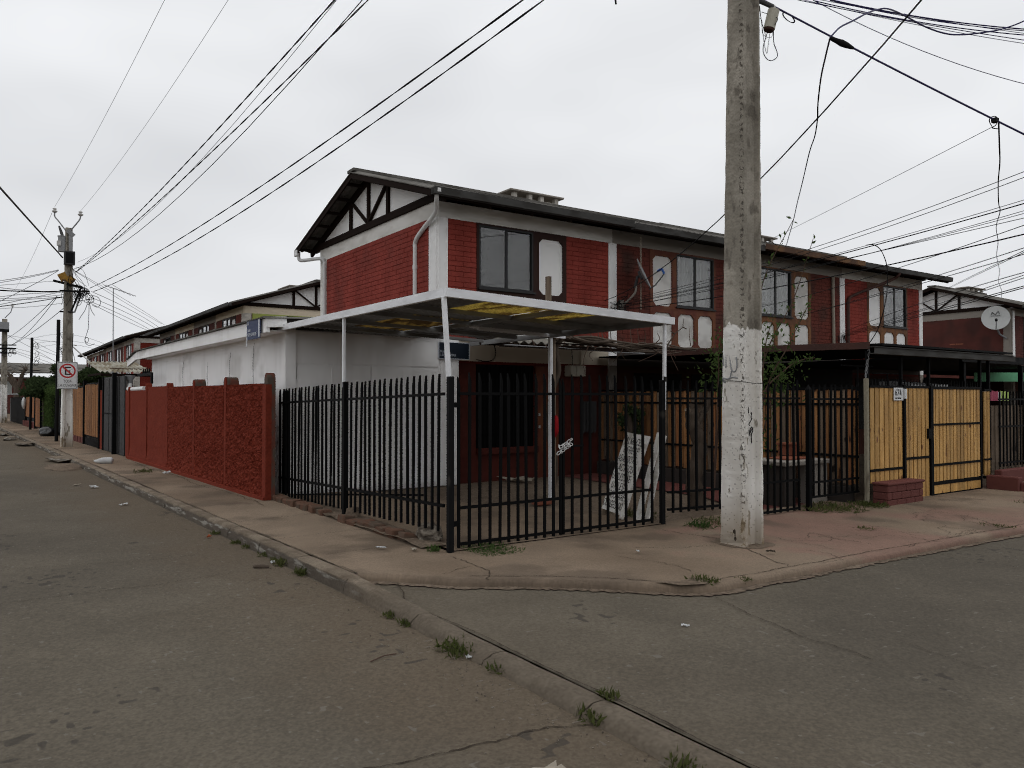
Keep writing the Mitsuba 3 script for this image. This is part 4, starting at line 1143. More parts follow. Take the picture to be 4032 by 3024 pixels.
# ---------------------------------------------------------------- black palisade fences and gates
tip_cache = {}


def bar_ply(h, w=.026, tip=.09, lean=1):
    k = (round(h, 2), w, lean)
    if k not in tip_cache:
        pts = [(-w / 2, -w / 2, 0), (w / 2, -w / 2, 0), (w / 2, w / 2, 0), (-w / 2, w / 2, 0)]
        top = [(-w / 2, -w / 2, h - tip if lean > 0 else h), (w / 2, -w / 2, h if lean > 0 else h - tip), (w / 2, w / 2, h if lean > 0 else h - tip), (-w / 2, w / 2, h - tip if lean > 0 else h)]
        tip_cache[k] = mikit.ply(trimesh.convex.convex_hull(np.array(pts + top)), None)
    return tip_cache[k]


def bar(holder, x, y, z0, h, rot=0, w=.024, lean=1, name='bar', m='m_black'):
    part(holder, name, bar_ply(h, w, .09, lean), m, M=T().translate([x, y, z0]) @ T().rotate([0, 1, 0], float(rng.normal(0, .28))) @ T().rotate([1, 0, 0], float(rng.normal(0, .28))) @ T().rotate([0, 0, 1], rot + float(rng.normal(0, 3))))


lf = thing('palisade_fence', 'long black palisade fence of pointed bars along the left sidewalk up to the corner post', 'fence')
n = 37
for k in range(n):
    y = 6.58 + k * (11.52 - 6.58) / (n - 1)
    if abs(y - 8.94) < .06:
        continue
    t = (y - 6.5) / 5
    x = 3.68 + .04 * t
    jitter = float(rng.normal(0, .004))
    zb = .30 - .17 * t
    bar(lf, x + jitter, y, zb, round(1.83 - .11 * t - zb, 2), 90, lean=-1)
part(lf, 'rail', beam((3.68, 6.48, 1.632), (3.72, 11.55, 1.515), .03, .028), 'm_black')
part(lf, 'rail', beam((3.68, 6.48, .555), (3.72, 11.55, .395), .03, .030), 'm_black')
part(lf, 'rail', beam((3.73, 7.0, .60), (3.76, 10.9, .20), .02, .02), 'm_black', label='slanting lower brace bar')
post(lf, 'post', (3.69, 8.94, .08), (3.69, 8.94, 1.79), .060, 'm_black')
post(lf, 'post', (3.75, 11.36, .08), (3.75, 11.36, 1.70), .065, 'm_black')
cp = post(lf, 'corner_post', (3.705, 6.40, .06), (3.705, 6.40, 1.80), .056, 'm_black_worn')
part(lf, 'dirt_line', flat(Polygon([(3.55, 6.7), (3.82, 6.6), (3.9, 11.5), (3.5, 11.4)]), .150, .15, .035, 6, 3), 'm_dirt')


def gate_leaf(k, xs, hinge_left):
    g = k
    for q, x in enumerate(xs):
        bar(g, x, 6.45 + float(rng.normal(0, .002)), .115 if 0 < q < len(xs) - 1 else .14, 1.73 if 0 < q < len(xs) - 1 else 1.66, 0, lean=-1)
    a, b = xs[0], xs[-1]
    for z in (1.635, .525, .175):
        part(g, 'rail', bx(a, b, 6.437, 6.463, z - .014, z + .014), 'm_black')


g1 = thing('gate_leaf', 'left leaf of the black corner gate beside the corner post', 'gate')
gate_leaf(g1, [3.83, 3.95, 4.07, 4.19, 4.31, 4.42, 4.53, 4.64, 4.76, 4.87, 4.99, 5.085], True)
g2 = thing('gate_leaf', 'right leaf of the black corner gate in front of the painted board', 'gate')
gate_leaf(g2, [5.125, 5.245, 5.38, 5.50, 5.635, 5.76, 5.89, 6.03, 6.16, 6.30, 6.44], False)
part(g2, 'latch', bx(5.13, 5.40, 6.437, 6.455, 1.065, 1.085), 'm_black')
for zz in (.35, 1.5):
    part(g1, 'hinge', bx(3.745, 3.83, 6.43, 6.46, zz, zz + .05), 'm_black')
solo('gate_post', cat(chamfered(6.545, 6.600, 6.39, 6.445, .06, 1.80, .004), bx(6.56, 6.60, 6.36, 6.38, 1.78, 1.84)), 'm_black_worn', 'black gate post right of the double gate', 'post')
chain = thing('padlock_chain', 'bright steel chain wound round the middle of the black gate', 'chain')
r = np.random.default_rng(2)
for k in range(14):
    t = np.linspace(0, 2 * np.pi, 13)
    M = trimesh.transformations.euler_matrix(r.uniform(-.5, .5), r.uniform(-.9, .2), (k % 2) * 1.3 + r.uniform(-.2, .2))
    M[:3, 3] = (5.03 + .16 * (k % 7) / 6, 6.41 - .01 * (k % 2), 1.02 + .045 * (k // 7) + .012 * (k % 7) + r.uniform(-.012, .012))
    part(chain, 'link', moved(tube(np.c_[.030 * np.cos(t), 0 * t, .014 * np.sin(t)], .0045, 6, False), M), 'm_pipe_white', 60)

f2 = thing('palisade_fence', 'black palisade fence between the gate post and the near concrete pole', 'fence')
for k, x in enumerate([6.67, 6.78, 6.90, 7.02, 7.14, 7.26, 7.38, 7.50, 7.62, 7.74, 7.86, 7.96]):
    bar(f2, x, 6.34 - .016 * k, .25, 1.55, 0, lean=1)
for z in (1.585, .49, .29):
    part(f2, 'rail', beam((6.6, 6.36, z), (8.0, 6.15, z), .028, .026), 'm_black')
f3 = thing('palisade_fence', 'black palisade gate panel just right of the near concrete pole', 'fence')
for k, x in enumerate([8.03, 8.15, 8.285, 8.41, 8.55, 8.69, 8.80]):
    bar(f3, x, 6.14, .13, 1.65 if k < 6 else 1.70, 0, lean=1)
for z in (1.585, .525, .155):
    part(f3, 'rail', bx(8.03, 8.81, 6.127, 6.153, z - .013, z + .013), 'm_black')
f4 = thing('palisade_fence', 'black palisade fence before the stained board fence, left of the wooden gate', 'fence')
for k, x in enumerate([9.05, 9.175, 9.30, 9.43, 9.56, 9.69, 9.82, 9.95, 10.06]):
    bar(f4, x, 6.10, .27, 1.50, 0, w=.024, lean=1)
for z in (1.575, .475, .285):
    part(f4, 'rail', bx(8.95, 10.1, 6.088, 6.112, z - .013, z + .013), 'm_black')
fp = thing('gate_post', 'thick black square post with a pointed cap right of the near concrete pole', 'post')
post(fp, 'shaft', (8.92, 6.08, .1), (8.92, 6.08, 1.70), .060, 'm_black')
part(fp, 'cap', moved(trimesh.creation.cone(.044, .07, sections=4), trimesh.transformations.translation_matrix((8.92, 6.08, 1.70)) @ trimesh.transformations.rotation_matrix(math.pi / 4, (0, 0, 1))), 'm_black_worn')

# stained board fence between the two yards (runs away from the street)
wf = thing('board_fence', 'orange and brown stained board fence running back from the wooden gate', 'fence')
k = 0
y = 6.10
while y < 11.5:
    w = .072
    m = ['m_board_orange', 'm_board_red', 'm_board_grey', 'm_board_orange', 'm_board_orange', 'm_board_grey'][(k * 7 + k // 3) % 6]
    part(wf, 'board', bx(10.085, 10.105, y, y + w, .36 + .03 * rng.random(), 1.70 + .012 * rng.normal()), m)
    y += .0905
    k += 1
part(wf, 'rail', bx(10.06, 10.084, 6.08, 11.55, 1.715, 1.745), 'm_black')
for z in (1.50, .77):
    part(wf, 'rail', bx(10.062, 10.084, 6.08, 11.55, z - .016, z + .016), 'm_black')
part(wf, 'base', bx(10.02, 10.16, 6.2, 11.55, .08, .34), 'm_dark_wall')

# new wooden gate and panels facing the side road
wg = thing('wooden_gate', 'tall yellow board gate with black steel frame and spikes, house number plate on it', 'gate')


def boards(p, x0, x1, n, z0, z1, y=5.955):
    w = (x1 - x0) / n
    for k in range(n):
        a = x0 + k * w
        part(p, 'board', bx(a + .013, a + w - .013, y - .008 + .003 * rng.random(), y + .012, z0 + .008 * rng.random(), z1 - .005 * rng.random()), 'm_board_new')
    part(p, 'backing', bx(x0, x1, y + .02, y + .026, z0 + .02, z1 - .02), 'm_timber_dark')


lp = part(wg, 'side_panel', cat(bx(10.12, 11.03, 5.93, 5.97, 1.735, 1.765), bx(10.12, 11.0, 5.93, 5.945, .565, .60)), 'm_black')
boards(lp, 10.135, 10.985, 7, .40, 1.735)
dl = part(wg, 'door_leaf', cat(bx(11.03, 11.78, 5.93, 5.97, 1.735, 1.765), bx(11.03, 11.74, 5.93, 5.945, .69, .725), bx(11.03, 11.74, 5.93, 5.97, .085, .115), bx(10.985, 11.035, 5.92, 5.98, .1, 1.78)), 'm_black')
boards(dl, 11.04, 11.735, 6, .12, 1.735)
part(dl, 'lock', bx(11.66, 11.745, 5.915, 5.945, .98, 1.13), 'm_black_worn')
gl = part(wg, 'sliding_leaf', cat(bx(11.735, 11.81, 5.92, 5.98, .09, 1.78), bx(11.81, 13.34, 5.93, 5.97, 1.725, 1.765), bx(11.81, 13.34, 5.93, 5.945, 1.17, 1.20), bx(11.81, 13.34, 5.93, 5.945, .555, .59), bx(11.81, 13.34, 5.93, 5.97, .275, .315), bx(11.81, 13.34, 5.93, 5.97, .07, .135)), 'm_black')
boards(gl, 11.815, 13.335, 14, .32, 1.725)
for a, b in ((11.82, 12.33), (12.36, 12.88), (12.91, 13.33)):
    part(gl, 'plank', bx(a, b, 5.945, 5.96, .14, .265), 'm_board_new')
ep = part(wg, 'end_panel', cat(bx(13.46, 13.70, 5.93, 5.97, 1.70, 1.735), bx(13.46, 13.70, 5.93, 5.945, .57, .60), bx(13.46, 13.70, 5.93, 5.97, .275, .315)), 'm_black')
boards(ep, 13.47, 13.68, 2, .32, 1.70)
for k in range(38):
    x = 10.2 + k * .085
    part(wg, 'spike', bar_ply(.10, .012, .09, 1), 'm_black_worn', M=T().translate([x, 5.95, 1.762]))
hn = thing('house_number_plate', 'white house number plate reading 674 on the wooden gate', 'sign')
part(hn, 'plate', bx(10.72, 10.965, 5.925, 5.934, 1.555, 1.735), 'm_sign_white')
part(hn, 'number', lettering('674', .085, (10.745, 5.924, 1.625), (1, 0, 0), (0, 0, 1), .003, True, .17), 'm_sign_black')
part(hn, 'name', lettering('Las Norias', .028, (10.745, 5.924, 1.575), (1, 0, 0), (0, 0, 1), .002, False, .16), 'm_sign_black')
part(hn, 'doorbell', bx(10.975, 11.02, 5.90, 5.934, 1.58, 1.72), 'm_sign_white')
solo('timber_post', chamfered(10.04, 10.095, 5.93, 5.985, .06, 1.86, .008), 'm_post_pale', 'grey weathered post at the left end of the wooden gate', 'post')
chn = thing('chain', 'steel chain from the grey carport gutter down to the weathered post', 'chain')
for k in range(8):
    M = trimesh.transformations.euler_matrix(0, .12, (k % 2) * 1.57)
    M[:3, 3] = (10.06 + .012 * k, 5.96, 1.90 + k * .048)
    t = np.linspace(0, 2 * np.pi, 11)
    part(chn, 'link', moved(tube(np.c_[.014 * np.cos(t), t * 0, .032 * np.sin(t)], .005, 5, False), M), 'm_galv')
pb = thing('brick_plinth', 'low red painted brick plinth under the left end of the wooden gate', 'plinth')
for k in range(3):
    for j in range(4 + k % 2):
        a = 10.14 + j * .235 - (.115 if k % 2 else 0)
        a0, b0 = max(a, 10.14), min(a + .228, 11.06)
        if b0 - a0 > .03:
            part(pb, 'brick', chamfered(a0, b0, 5.70, 5.92, .10 + k * .1, .194 + k * .1, .008), 'm_base_red')
part(pb, 'coping', chamfered(10.12, 11.08, 5.68, 5.925, .395, .43, .01), 'm_base_red')

# carports right of the wooden fence
c3 = thing('carport', 'dark carport behind the wooden gate with a rusty brown side fascia and grey front gutter', 'carport')
part(c3, 'side_fascia', cat(beam((10.09, 5.92, 2.315), (10.09, 8.5, 2.375), .03, .095), beam((10.09, 8.5, 2.375), (10.09, 9.75, 2.385), .03, .10)), 'm_rust_brown')
part(c3, 'roof', moved(bx(10.12, 14.05, 5.75, 11.6, -.015, .015), np.array([[1, 0, 0, 0], [0, 1, 0, 0], [0, .012, 1, 2.255], [0, 0, 0, 1.0]])), 'm_black')
part(c3, 'front_gutter', cat(bx(9.85, 14.02, 5.70, 5.715, 2.185, 2.27), bx(9.85, 14.02, 5.715, 5.80, 2.185, 2.195), bx(9.83, 13.95, 5.68, 5.80, 2.272, 2.282)), 'm_gutter')
for x in (10.13, 11.0, 11.78):
    post(c3, 'post', (x, 5.98, .1), (x, 5.98, 2.24), .042, 'm_black')
for x in (13.40, 13.70):
    post(c3, 'post', (x, 5.98, .1), (x, 5.98, 2.25), .046, 'm_black')
for x, z in ((10.6, 2.05), (11.4, 1.95)):
    part(c3, 'bracing', bx(x - .4, x + .4, 6.4, 6.42, z, z + .02), 'm_black_worn')
    part(c3, 'bracing', bx(x, x + .02, 6.4, 6.42, 1.7, z), 'm_black_worn')
for k, (a, b, lab, yy) in enumerate([(14.1, 18.3, 'dark flat carport behind the second front yard', 6.6), (18.4, 22.4, 'dark flat carport with a brown fascia at the end of the near row', 7.4), (24.5, 40.0, 'low dark carport roof in front of the right edge house', 9.4)]):
    c = thing('carport', lab, 'carport')
    part(c, 'roof', bx(a, b, yy, yy + (4.8 if k < 2 else 5), 2.30 + .06 * k, 2.34 + .06 * k), 'm_black')
    part(c, 'fascia', bx(a, b, yy - .03, yy, 2.22 + .06 * k, 2.36 + .06 * k), ['m_black', 'm_rust_brown', 'm_black_worn'][k])
    for x in (a + .2, b - .2):
        part(c, 'post', bx(x - .04, x + .04, yy + .02, yy + .1, 0, 2.3), 'm_black')
    part(c, 'back_wall', bx(a, b, yy + 4.6, yy + 4.65, 0, 2.3), 'm_black')
gs = thing('notice_board', 'pale green board hanging behind the carport posts at the right', 'board')
part(gs, 'board', bx(21.9, 24.1, 9.9, 9.93, 2.02, 2.26), 'm_green_board', M=T().translate([21.9, 9.9, 0]) @ T().rotate([0, 0, 1], -34) @ T().translate([-21.9, -9.9, 0]))
# fence and planter at the right edge
f5 = thing('palisade_fence', 'dark spiked fence lined with brown boards at the right edge', 'fence')
for k in range(26):
    part(f5, 'bar', bar_ply(1.25, .02, .09, 1), 'm_black', M=T().translate([13.82 + k * .125, 5.86, .45]))
for z in (.5, 1.1, 1.55):
    part(f5, 'rail', bx(13.78, 17.0, 5.85, 5.87, z, z + .03), 'm_black')
for k in range(22):
    part(f5, 'board', bx(13.80 + k * .145, 13.90 + k * .145, 5.98, 6.0, .35, 1.46), 'm_board_grey')
pl = thing('planter', 'low red brick planter wall with dark soil at the right edge', 'planter')
part(pl, 'wall', chamfered(13.45, 17.0, 5.30, 5.42, .08, .26, .015), 'm_base_red')
part(pl, 'wall', chamfered(13.40, 13.55, 5.42, 5.90, .08, .34, .015), 'm_base_red')
part(pl, 'wall', chamfered(13.55, 17.0, 5.72, 5.84, .08, .42, .015), 'm_base_red')
part(pl, 'soil', bx(13.5, 17.0, 5.40, 5.75, .05, .20), 'm_dirt')
for k, (m, x_, w_, lab) in enumerate((('m_bag_white', 14.12, .10, 'pale cloth leftmost on the line behind the right edge fence'), ('m_lime', 14.24, .07, 'narrow lime green cloth beside the pale one behind the right edge fence'), ('m_pink', 14.36, .16, 'wide pink cloth hanging behind the right edge fence'), ('m_pink', 14.56, .08, 'narrow pink cloth right of the wide pink one'), ('m_bag_white', 14.67, .08, 'white cloth between the pink and the lime ones'), ('m_lime', 14.78, .30, 'wide lime green cloth hanging rightmost behind the right edge fence'))):
    xs = np.linspace(x_, x_ + w_, 12)
    P = np.stack([np.stack([xs, 6.25 + .02 * np.sin(xs * 60), np.full(12, z) + (.012 * np.sin(xs * 40) if z > 1.6 else 0)], -1) for z in (1.535, 1.70)], 1)
    solo('hanging_cloth', grid_solid(P, (0, .004, 0)), m, lab, 'cloth', smooth=60)
aw = thing('awning', 'short strip of white corrugated awning behind the wooden gate spikes', 'awning')
xs = np.linspace(13.6, 14.9, 90)
part(aw, 'sheet', grid_solid(np.stack([np.stack([xs, np.full(90, yy), 1.815 + .02 * np.sin(xs * 55) + (yy - 7.2) * .1], -1) for yy in (7.2, 7.8)], 1), (0, 0, -.05)), 'm_bag_white', smooth=40)

# ---------------------------------------------------------------- concrete poles
def pole_section(wx, wy, c, recess=True):
    d = .20 * wy if recess else .0
    a = [(c, 0), (.24 * wx, 0), (.33 * wx, d), (.80 * wx, d), (.87 * wx, 0), (wx - c, 0), (wx, c), (wx, wy - c), (wx - c, wy), (.87 * wx, wy), (.8 * wx, wy - d), (.33 * wx, wy - d), (.24 * wx, wy), (c, wy), (0, wy - c), (0, c)]
    return np.array(a)


def concrete_pole(parent, x0, y0, w0, w1, h, rot=0.0, seed=0, z0=.05, step=.035, mtl='m_pole', chip=.0055):
    zs = np.arange(0, h + 1e-6, step)
    rings = []
    for k, z in enumerate(zs):
        t = z / h
        wx, wy = w0[0] + (w1[0] - w0[0]) * t, w0[1] + (w1[1] - w0[1]) * t
        s = pole_section(wx, wy, .014)
        nz = meshkit.fbm(np.c_[s * 14, np.full(len(s), z * 9)], 3, seed) - .5
        nz2 = meshkit.fbm(np.c_[s * 14 + 9, np.full(len(s), z * 9)], 3, seed + 1) - .5
        edge = np.array([2.6, .5, .3, .3, .5, 1, 1, 1, 1, .3, .3, .3, .3, 1, 1, 2.6])
        low = 1 + 3.0 * max(0, .45 - z)
        s = s + np.c_[nz * edge, nz2 * edge] * chip * 2.4 * low
        s[:, 0] += w0[0] / 2 - wx / 2
        rings.append(np.c_[s, np.full(len(s), z)])
    P = np.array(rings)
    n, m = P.shape[:2]
    i, j = np.meshgrid(np.arange(n - 1), np.arange(m), indexing='ij')
    q = np.stack([i * m + j, i * m + (j + 1) % m, (i + 1) * m + (j + 1) % m, (i + 1) * m + j], -1).reshape(-1, 4)
    f = np.vstack([q[:, [0, 1, 2]], q[:, [0, 2, 3]]])
    v = P.reshape(-1, 3)
    c = len(v)
    v = np.vstack([v, P[-1].mean(0)])
    k = np.arange(m)
    f = np.vstack([f, np.stack([(n - 1) * m + k, (n - 1) * m + (k + 1) % m, k * 0 + c], 1)])
    me = trimesh.Trimesh(v, f, process=False)
    a = math.radians(rot)
    me.apply_transform(trimesh.transformations.rotation_matrix(a, (0, 0, 1)))
    me.apply_translation((x0, y0, z0))
    return part(parent, 'shaft', me, mtl, smooth=22)


np_ = thing('utility_pole', 'thick near concrete pole with flaking white paint on its lower half', 'utility pole')
concrete_pole(np_, 6.20, 4.96, (.325, .30), (.275, .14), 8.0, 0, 3)


def stroke(pts, w=.011):
    return tube(smooth_path(pts, 4), w / 2, 5)


fy = 4.988
gx, gz = 6.325, 1.30
tag = [[(gx - .012, fy, 1.50), (gx - .008, fy, 1.44)], [(gx + .012, fy - .01, 1.44), (gx + .03, fy - .01, 1.445), (gx + .018, fy - .01, 1.40), (gx + .03, fy - .01, 1.385), (gx + .005, fy - .01, 1.355), (gx - .002, fy, 1.33), (gx + .01, fy, 1.315)],
       [(gx + .03, fy, 1.30), (gx + .055, fy, 1.285), (gx + .05, fy, 1.245), (gx + .025, fy, 1.245), (gx + .02, fy, 1.285), (gx + .045, fy, 1.302)], [(gx + .022, fy, 1.25), (gx + .056, fy, 1.295)], [(gx + .036, fy, 1.24), (gx + .034, fy, 1.20), (gx + .038, fy, 1.14)], [(gx + .0, fy, 1.27), (gx + .012, fy, 1.21)]]
part(np_, 'graffiti', cat(*[stroke(np.array(t) + (0, -.006, 0)) for t in tag]), 'm_sign_black', label='small black scribbled tag on the white paint')
gz0 = 1.93
old = [[(5.02, 2.05), (5.22, 2.06)], [(5.20, 2.05), (5.20, 1.92)], [(5.17, 2.04), (5.17, 1.9)], [(5.13, 2.03), (5.10, 1.88), (5.05, 1.86), (5.03, 1.92), (5.04, 2.0)], [(5.09, 1.88), (5.11, 1.82), (5.12, 1.78)], [(5.02, 1.79), (5.08, 1.80), (5.14, 1.785), (5.19, 1.79)], [(5.20, 1.8), (5.20, 1.76), (5.17, 1.75)]]
part(np_, 'graffiti', cat(*[tube(smooth_path([(6.203 + .012 * (z > 2), y, z) for y, z in t], 4), .008, 4) for t in old]), 'm_galv', label='faded grey scrawl near the top of the white paint')
part(np_, 'wire_band', tube([(6.20, 5.26, 1.765), (6.192, 5.1, 1.765), (6.195, 4.962, 1.755), (6.30, 4.952, 1.745), (6.42, 4.95, 1.735), (6.53, 4.957, 1.74), (6.54, 5.1, 1.74)], .003, 4), 'm_cable')
part(np_, 'chip', blob((6.225, 5.06, .24), (.030, .045, .085), 2, 2, .4), 'm_crack', smooth=True, label='dark broken hole at the foot of the pole')
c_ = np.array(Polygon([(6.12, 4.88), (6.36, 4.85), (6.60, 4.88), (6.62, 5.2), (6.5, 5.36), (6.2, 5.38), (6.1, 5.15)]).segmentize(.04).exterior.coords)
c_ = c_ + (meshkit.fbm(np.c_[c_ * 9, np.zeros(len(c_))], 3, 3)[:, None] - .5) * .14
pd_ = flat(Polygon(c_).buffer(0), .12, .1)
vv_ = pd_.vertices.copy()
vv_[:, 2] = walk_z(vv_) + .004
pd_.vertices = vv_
part(np_, 'base_contact_shade', pd_, 'm_dirt')  # contact shadow of the pole, painted as an earth-coloured ring
# gear hanging at the top of the near pole
tr = thing('capacitor_can', 'pale cream cylindrical canister hanging from the cables beside the near pole top', 'canister')
A_, B_ = np.array([6.665, 4.915, 5.575]), np.array([6.632, 4.948, 5.385])
part(tr, 'can', cat(tube([A_ + (A_ - B_) * .02, A_, B_, B_ + (B_ - A_) * .02], [.045, .058, .058, .045], 18)), 'm_cream_box', 50)
part(tr, 'base_ring', tube([B_, B_ + (B_ - A_) * .10], [.059, .05], 16), 'm_rust_brown', 50)
part(tr, 'hook', tube([A_, A_ + (.006, 0, .04)], .02, 8), 'm_porcelain', 40)
cb = thing('cable_tangle', 'tangled black cables and loops hanging beside the near pole top', 'cables')
for q, pts in enumerate([[(6.62, 4.95, 5.37), (6.60, 4.97, 5.28), (6.58, 4.98, 5.20), (6.585, 4.98, 5.13), (6.62, 4.96, 5.07), (6.66, 4.93, 5.06), (6.70, 4.90, 5.10), (6.695, 4.905, 5.16), (6.672, 4.92, 5.24), (6.665, 4.92, 5.36)],
                         [(6.64, 4.94, 5.36), (6.62, 4.95, 5.22), (6.61, 4.96, 5.13), (6.59, 4.97, 5.2), (6.57, 4.98, 5.35), (6.55, 5.0, 5.62)], [(6.54, 5.0, 5.64), (6.56, 4.99, 5.48), (6.59, 4.97, 5.35), (6.60, 4.96, 5.28)], [(6.57, 4.99, 5.56), (6.63, 4.9, 5.50), (6.655, 4.86, 5.46), (6.635, 4.88, 5.40)],
                         [(6.53, 5.0, 5.5), (6.56, 4.98, 5.46), (6.565, 4.98, 5.34), (6.61, 4.96, 5.30), (6.65, 4.93, 5.30), (6.655, 4.92, 5.37)]]):
    part(cb, 'loop', tube(smooth_path(pts, 6), [.0045, .003, .003, .0035, .0025][q], 5), 'm_cable', 60)
part(cb, 'clamp', tube([(6.50, 5.02, 5.68), (6.57, 4.98, 5.66), (6.665, 4.92, 5.61)], [.02, .026, .024], 8), 'm_cable_grey', 40)
for q in (0, 1):
    t = np.linspace(0, 2 * np.pi, 20)
    c0 = np.array([6.795 + q * .012, 4.835, 5.505])
    e1, e2 = np.array([.62, -.43, -.65]), np.array([.3, -.2, .42])
    part(cb, 'coil', tube([c0 + e1 * .075 * math.cos(a) + e2 * .055 * math.sin(a) for a in t], .004, 5, False), 'm_cable', 60)
sl = thing('cable_splice', 'dark bulging splice sleeve on the diagonal cable right of the near pole', 'splice')
a_, b_ = np.array([7.14, 4.59, 5.29]), np.array([7.34, 4.45, 5.18])
part(sl, 'sleeve', tube([a_, a_ + (b_ - a_) * .12, a_ + (b_ - a_) * .3, a_ + (b_ - a_) * .5, a_ + (b_ - a_) * .68, a_ + (b_ - a_) * .85, b_], [.014, .022, .026, .034, .030, .022, .012], 10), 'm_cable', 50)
solo('loose_cable_end', tube([(4.00, 4.5, 5.1), (4.035, 4.45, 4.85), (4.048, 4.43, 4.665)], .007, 8), 'm_cable', 'short dark cable end hanging into the top edge of the sky', 'cable')

lp_ = thing('utility_pole', 'concrete pole with a no parking sign and crowded cables on the left sidewalk', 'utility pole')
concrete_pole(lp_, 1.975, 26.26, (.31, .30), (.18, .16), 6.66, 2, 11, step=.12)
PX, PY = 2.11, 26.36
part(lp_, 'switch_box', moved(chamfered(-.14, .14, -.10, .08, 5.52, 5.92, .01), trimesh.transformations.translation_matrix((PX + .02, PY - .2, 0))), 'm_door_grey')
part(lp_, 'box_face', moved(bx(-.10, .10, -.108, -.1, 5.56, 5.88), trimesh.transformations.translation_matrix((PX + .02, PY - .2, 0))), 'm_black_worn')
part(lp_, 'transformer', moved(lathe([(0, 0), (.10, 0), (.105, .42), (.12, .44), (.12, .47), (.0, .48)], 16), trimesh.transformations.translation_matrix((PX - .16, PY - .02, 5.92))), 'm_galv', 40)
part(lp_, 'meter_box', bx(PX - .30, PX - .20, PY - .16, PY - .06, 6.08, 6.22), 'm_porcelain')
part(lp_, 'metal_guard', beam((PX + .05, PY - .12, 6.55), (PX + .06, PY - .12, 5.95), .10, .03, (0, 1, 0)), 'm_galv')
part(lp_, 'metal_guard', beam((PX - .04, PY - .14, 6.56), (PX + .14, PY - .14, 6.40), .12, .02, (0, 1, .2)), 'm_galv')
part(lp_, 'bushing', tube([(1.95, 26.3, 6.40), (1.92, 26.32, 6.52), (1.87, 26.35, 6.68)], [.045, .04, .025], 8), 'm_cable_grey', 40)
for q, pts in enumerate([[(2.04, 26.3, 6.56), (1.86, 26.42, 6.84), (1.77, 26.50, 6.98), (1.765, 26.51, 7.10)], [(2.16, 26.25, 6.56), (2.30, 26.12, 6.76), (2.385, 26.08, 6.90), (2.40, 26.07, 7.0)]]):
    a = part(lp_, 'insulator_arm', tube(smooth_path(pts, 4), .02, 7), 'm_galv', 50)
    e = pts[-1]
    part(a, 'insulator', moved(lathe([(0, .0), (.05, .0), (.075, .035), (.072, .05), (.035, .07), (.03, .09), (.055, .10), (.055, .12), (.02, .14), (0, .14)], 14), trimesh.transformations.translation_matrix(e)), 'm_porcelain', 40)
part(lp_, 'plate', moved(bx(-.13, .09, -.01, .01, -.12, .12), trimesh.transformations.translation_matrix((PX - .12, PY - .2, 5.16)) @ trimesh.transformations.rotation_matrix(-.5, (0, 1, 0))), 'm_yellow_rust', label='rusty yellow tilted square plate')
part(lp_, 'plate', moved(bx(-.12, .10, -.01, .01, -.10, .10), trimesh.transformations.translation_matrix((PX + .06, PY - .19, 5.08)) @ trimesh.transformations.rotation_matrix(.65, (0, 1, 0))), 'm_yellow_rust', label='second rusty yellow plate, turned the other way')
part(lp_, 'cross_arm', beam((1.76, 26.55, 5.07), (2.46, 26.06, 4.86), .07, .07), 'm_cable')
part(lp_, 'cross_arm', beam((1.9, 26.2, 4.74), (2.62, 25.75, 4.72), .05, .05), 'm_cable')
part(lp_, 'strut', beam((2.42, 26.0, 4.84), (2.20, 26.22, 4.16), .035, .035), 'm_cable')
part(lp_, 'strut', beam((2.45, 26.05, 4.7), (2.28, 26.2, 4.12), .03, .03), 'm_galv')
part(lp_, 'band', beam((1.92, 26.46, 4.15), (2.28, 26.2, 4.13), .02, .04), 'm_cable')
ct = thing('cable_tangle', 'dense knot of black cables and coils at the cross arm of the left pole', 'cables')
r = np.random.default_rng(21)
for q in range(34):
    t = np.linspace(0, 2 * np.pi * r.uniform(.5, 1.1), 12)
    c0 = np.array([2.3 + .33 * r.random(), 26.0 - .4 * r.random(), 4.72 - .32 * r.random() ** 1.5])
    R_ = r.uniform(.03, .13)
    e1 = r.normal(size=3) * (1, .6, .4)
    e2 = r.normal(size=3) * (.4, .5, 1.2)
    e1, e2 = e1 / np.linalg.norm(e1), e2 / np.linalg.norm(e2)
    part(ct, 'loop', tube([c0 + e1 * R_ * math.cos(a) + e2 * R_ * 1.4 * math.sin(a) for a in t], .008, 4, False), 'm_cable', 60)
for q in range(16):
    a = np.array([2.0 + .3 * r.random(), 26.1, 5.5 - .8 * r.random()])
    b = a + np.array([r.uniform(-.1, .4), -.1, -r.uniform(.3, .9)])
    mid = (a + b) / 2 + r.normal(size=3) * .09
    part(ct, 'lead', tube(smooth_path([a, mid, b], 5), .006, 4, False), 'm_cable', 60)
for pts in [[(2.59, 25.63, 4.45), (2.60, 25.63, 4.2), (2.595, 25.64, 3.9), (2.59, 25.64, 3.64), (2.54, 25.68, 3.42), (2.51, 25.7, 3.30), (2.53, 25.69, 3.18), (2.62, 25.63, 3.12), (2.74, 25.55, 3.17)], [(2.50, 25.7, 3.3), (2.56, 25.66, 3.36), (2.60, 25.64, 3.28), (2.56, 25.67, 3.2), (2.51, 25.7, 3.27)], [(2.56, 25.65, 4.35), (2.50, 25.7, 4.15), (2.42, 25.75, 4.0), (2.36, 25.8, 3.88)], [(2.6, 25.63, 4.4), (2.66, 25.6, 4.15), (2.74, 25.55, 4.0)], [(2.6, 25.63, 4.6), (2.80, 25.5, 4.55), (2.88, 25.45, 4.40), (2.82, 25.5, 4.25), (2.68, 25.58, 4.3)]]:
    part(ct, 'tail', tube(smooth_path(pts, 5), .008, 5), 'm_cable', 60)
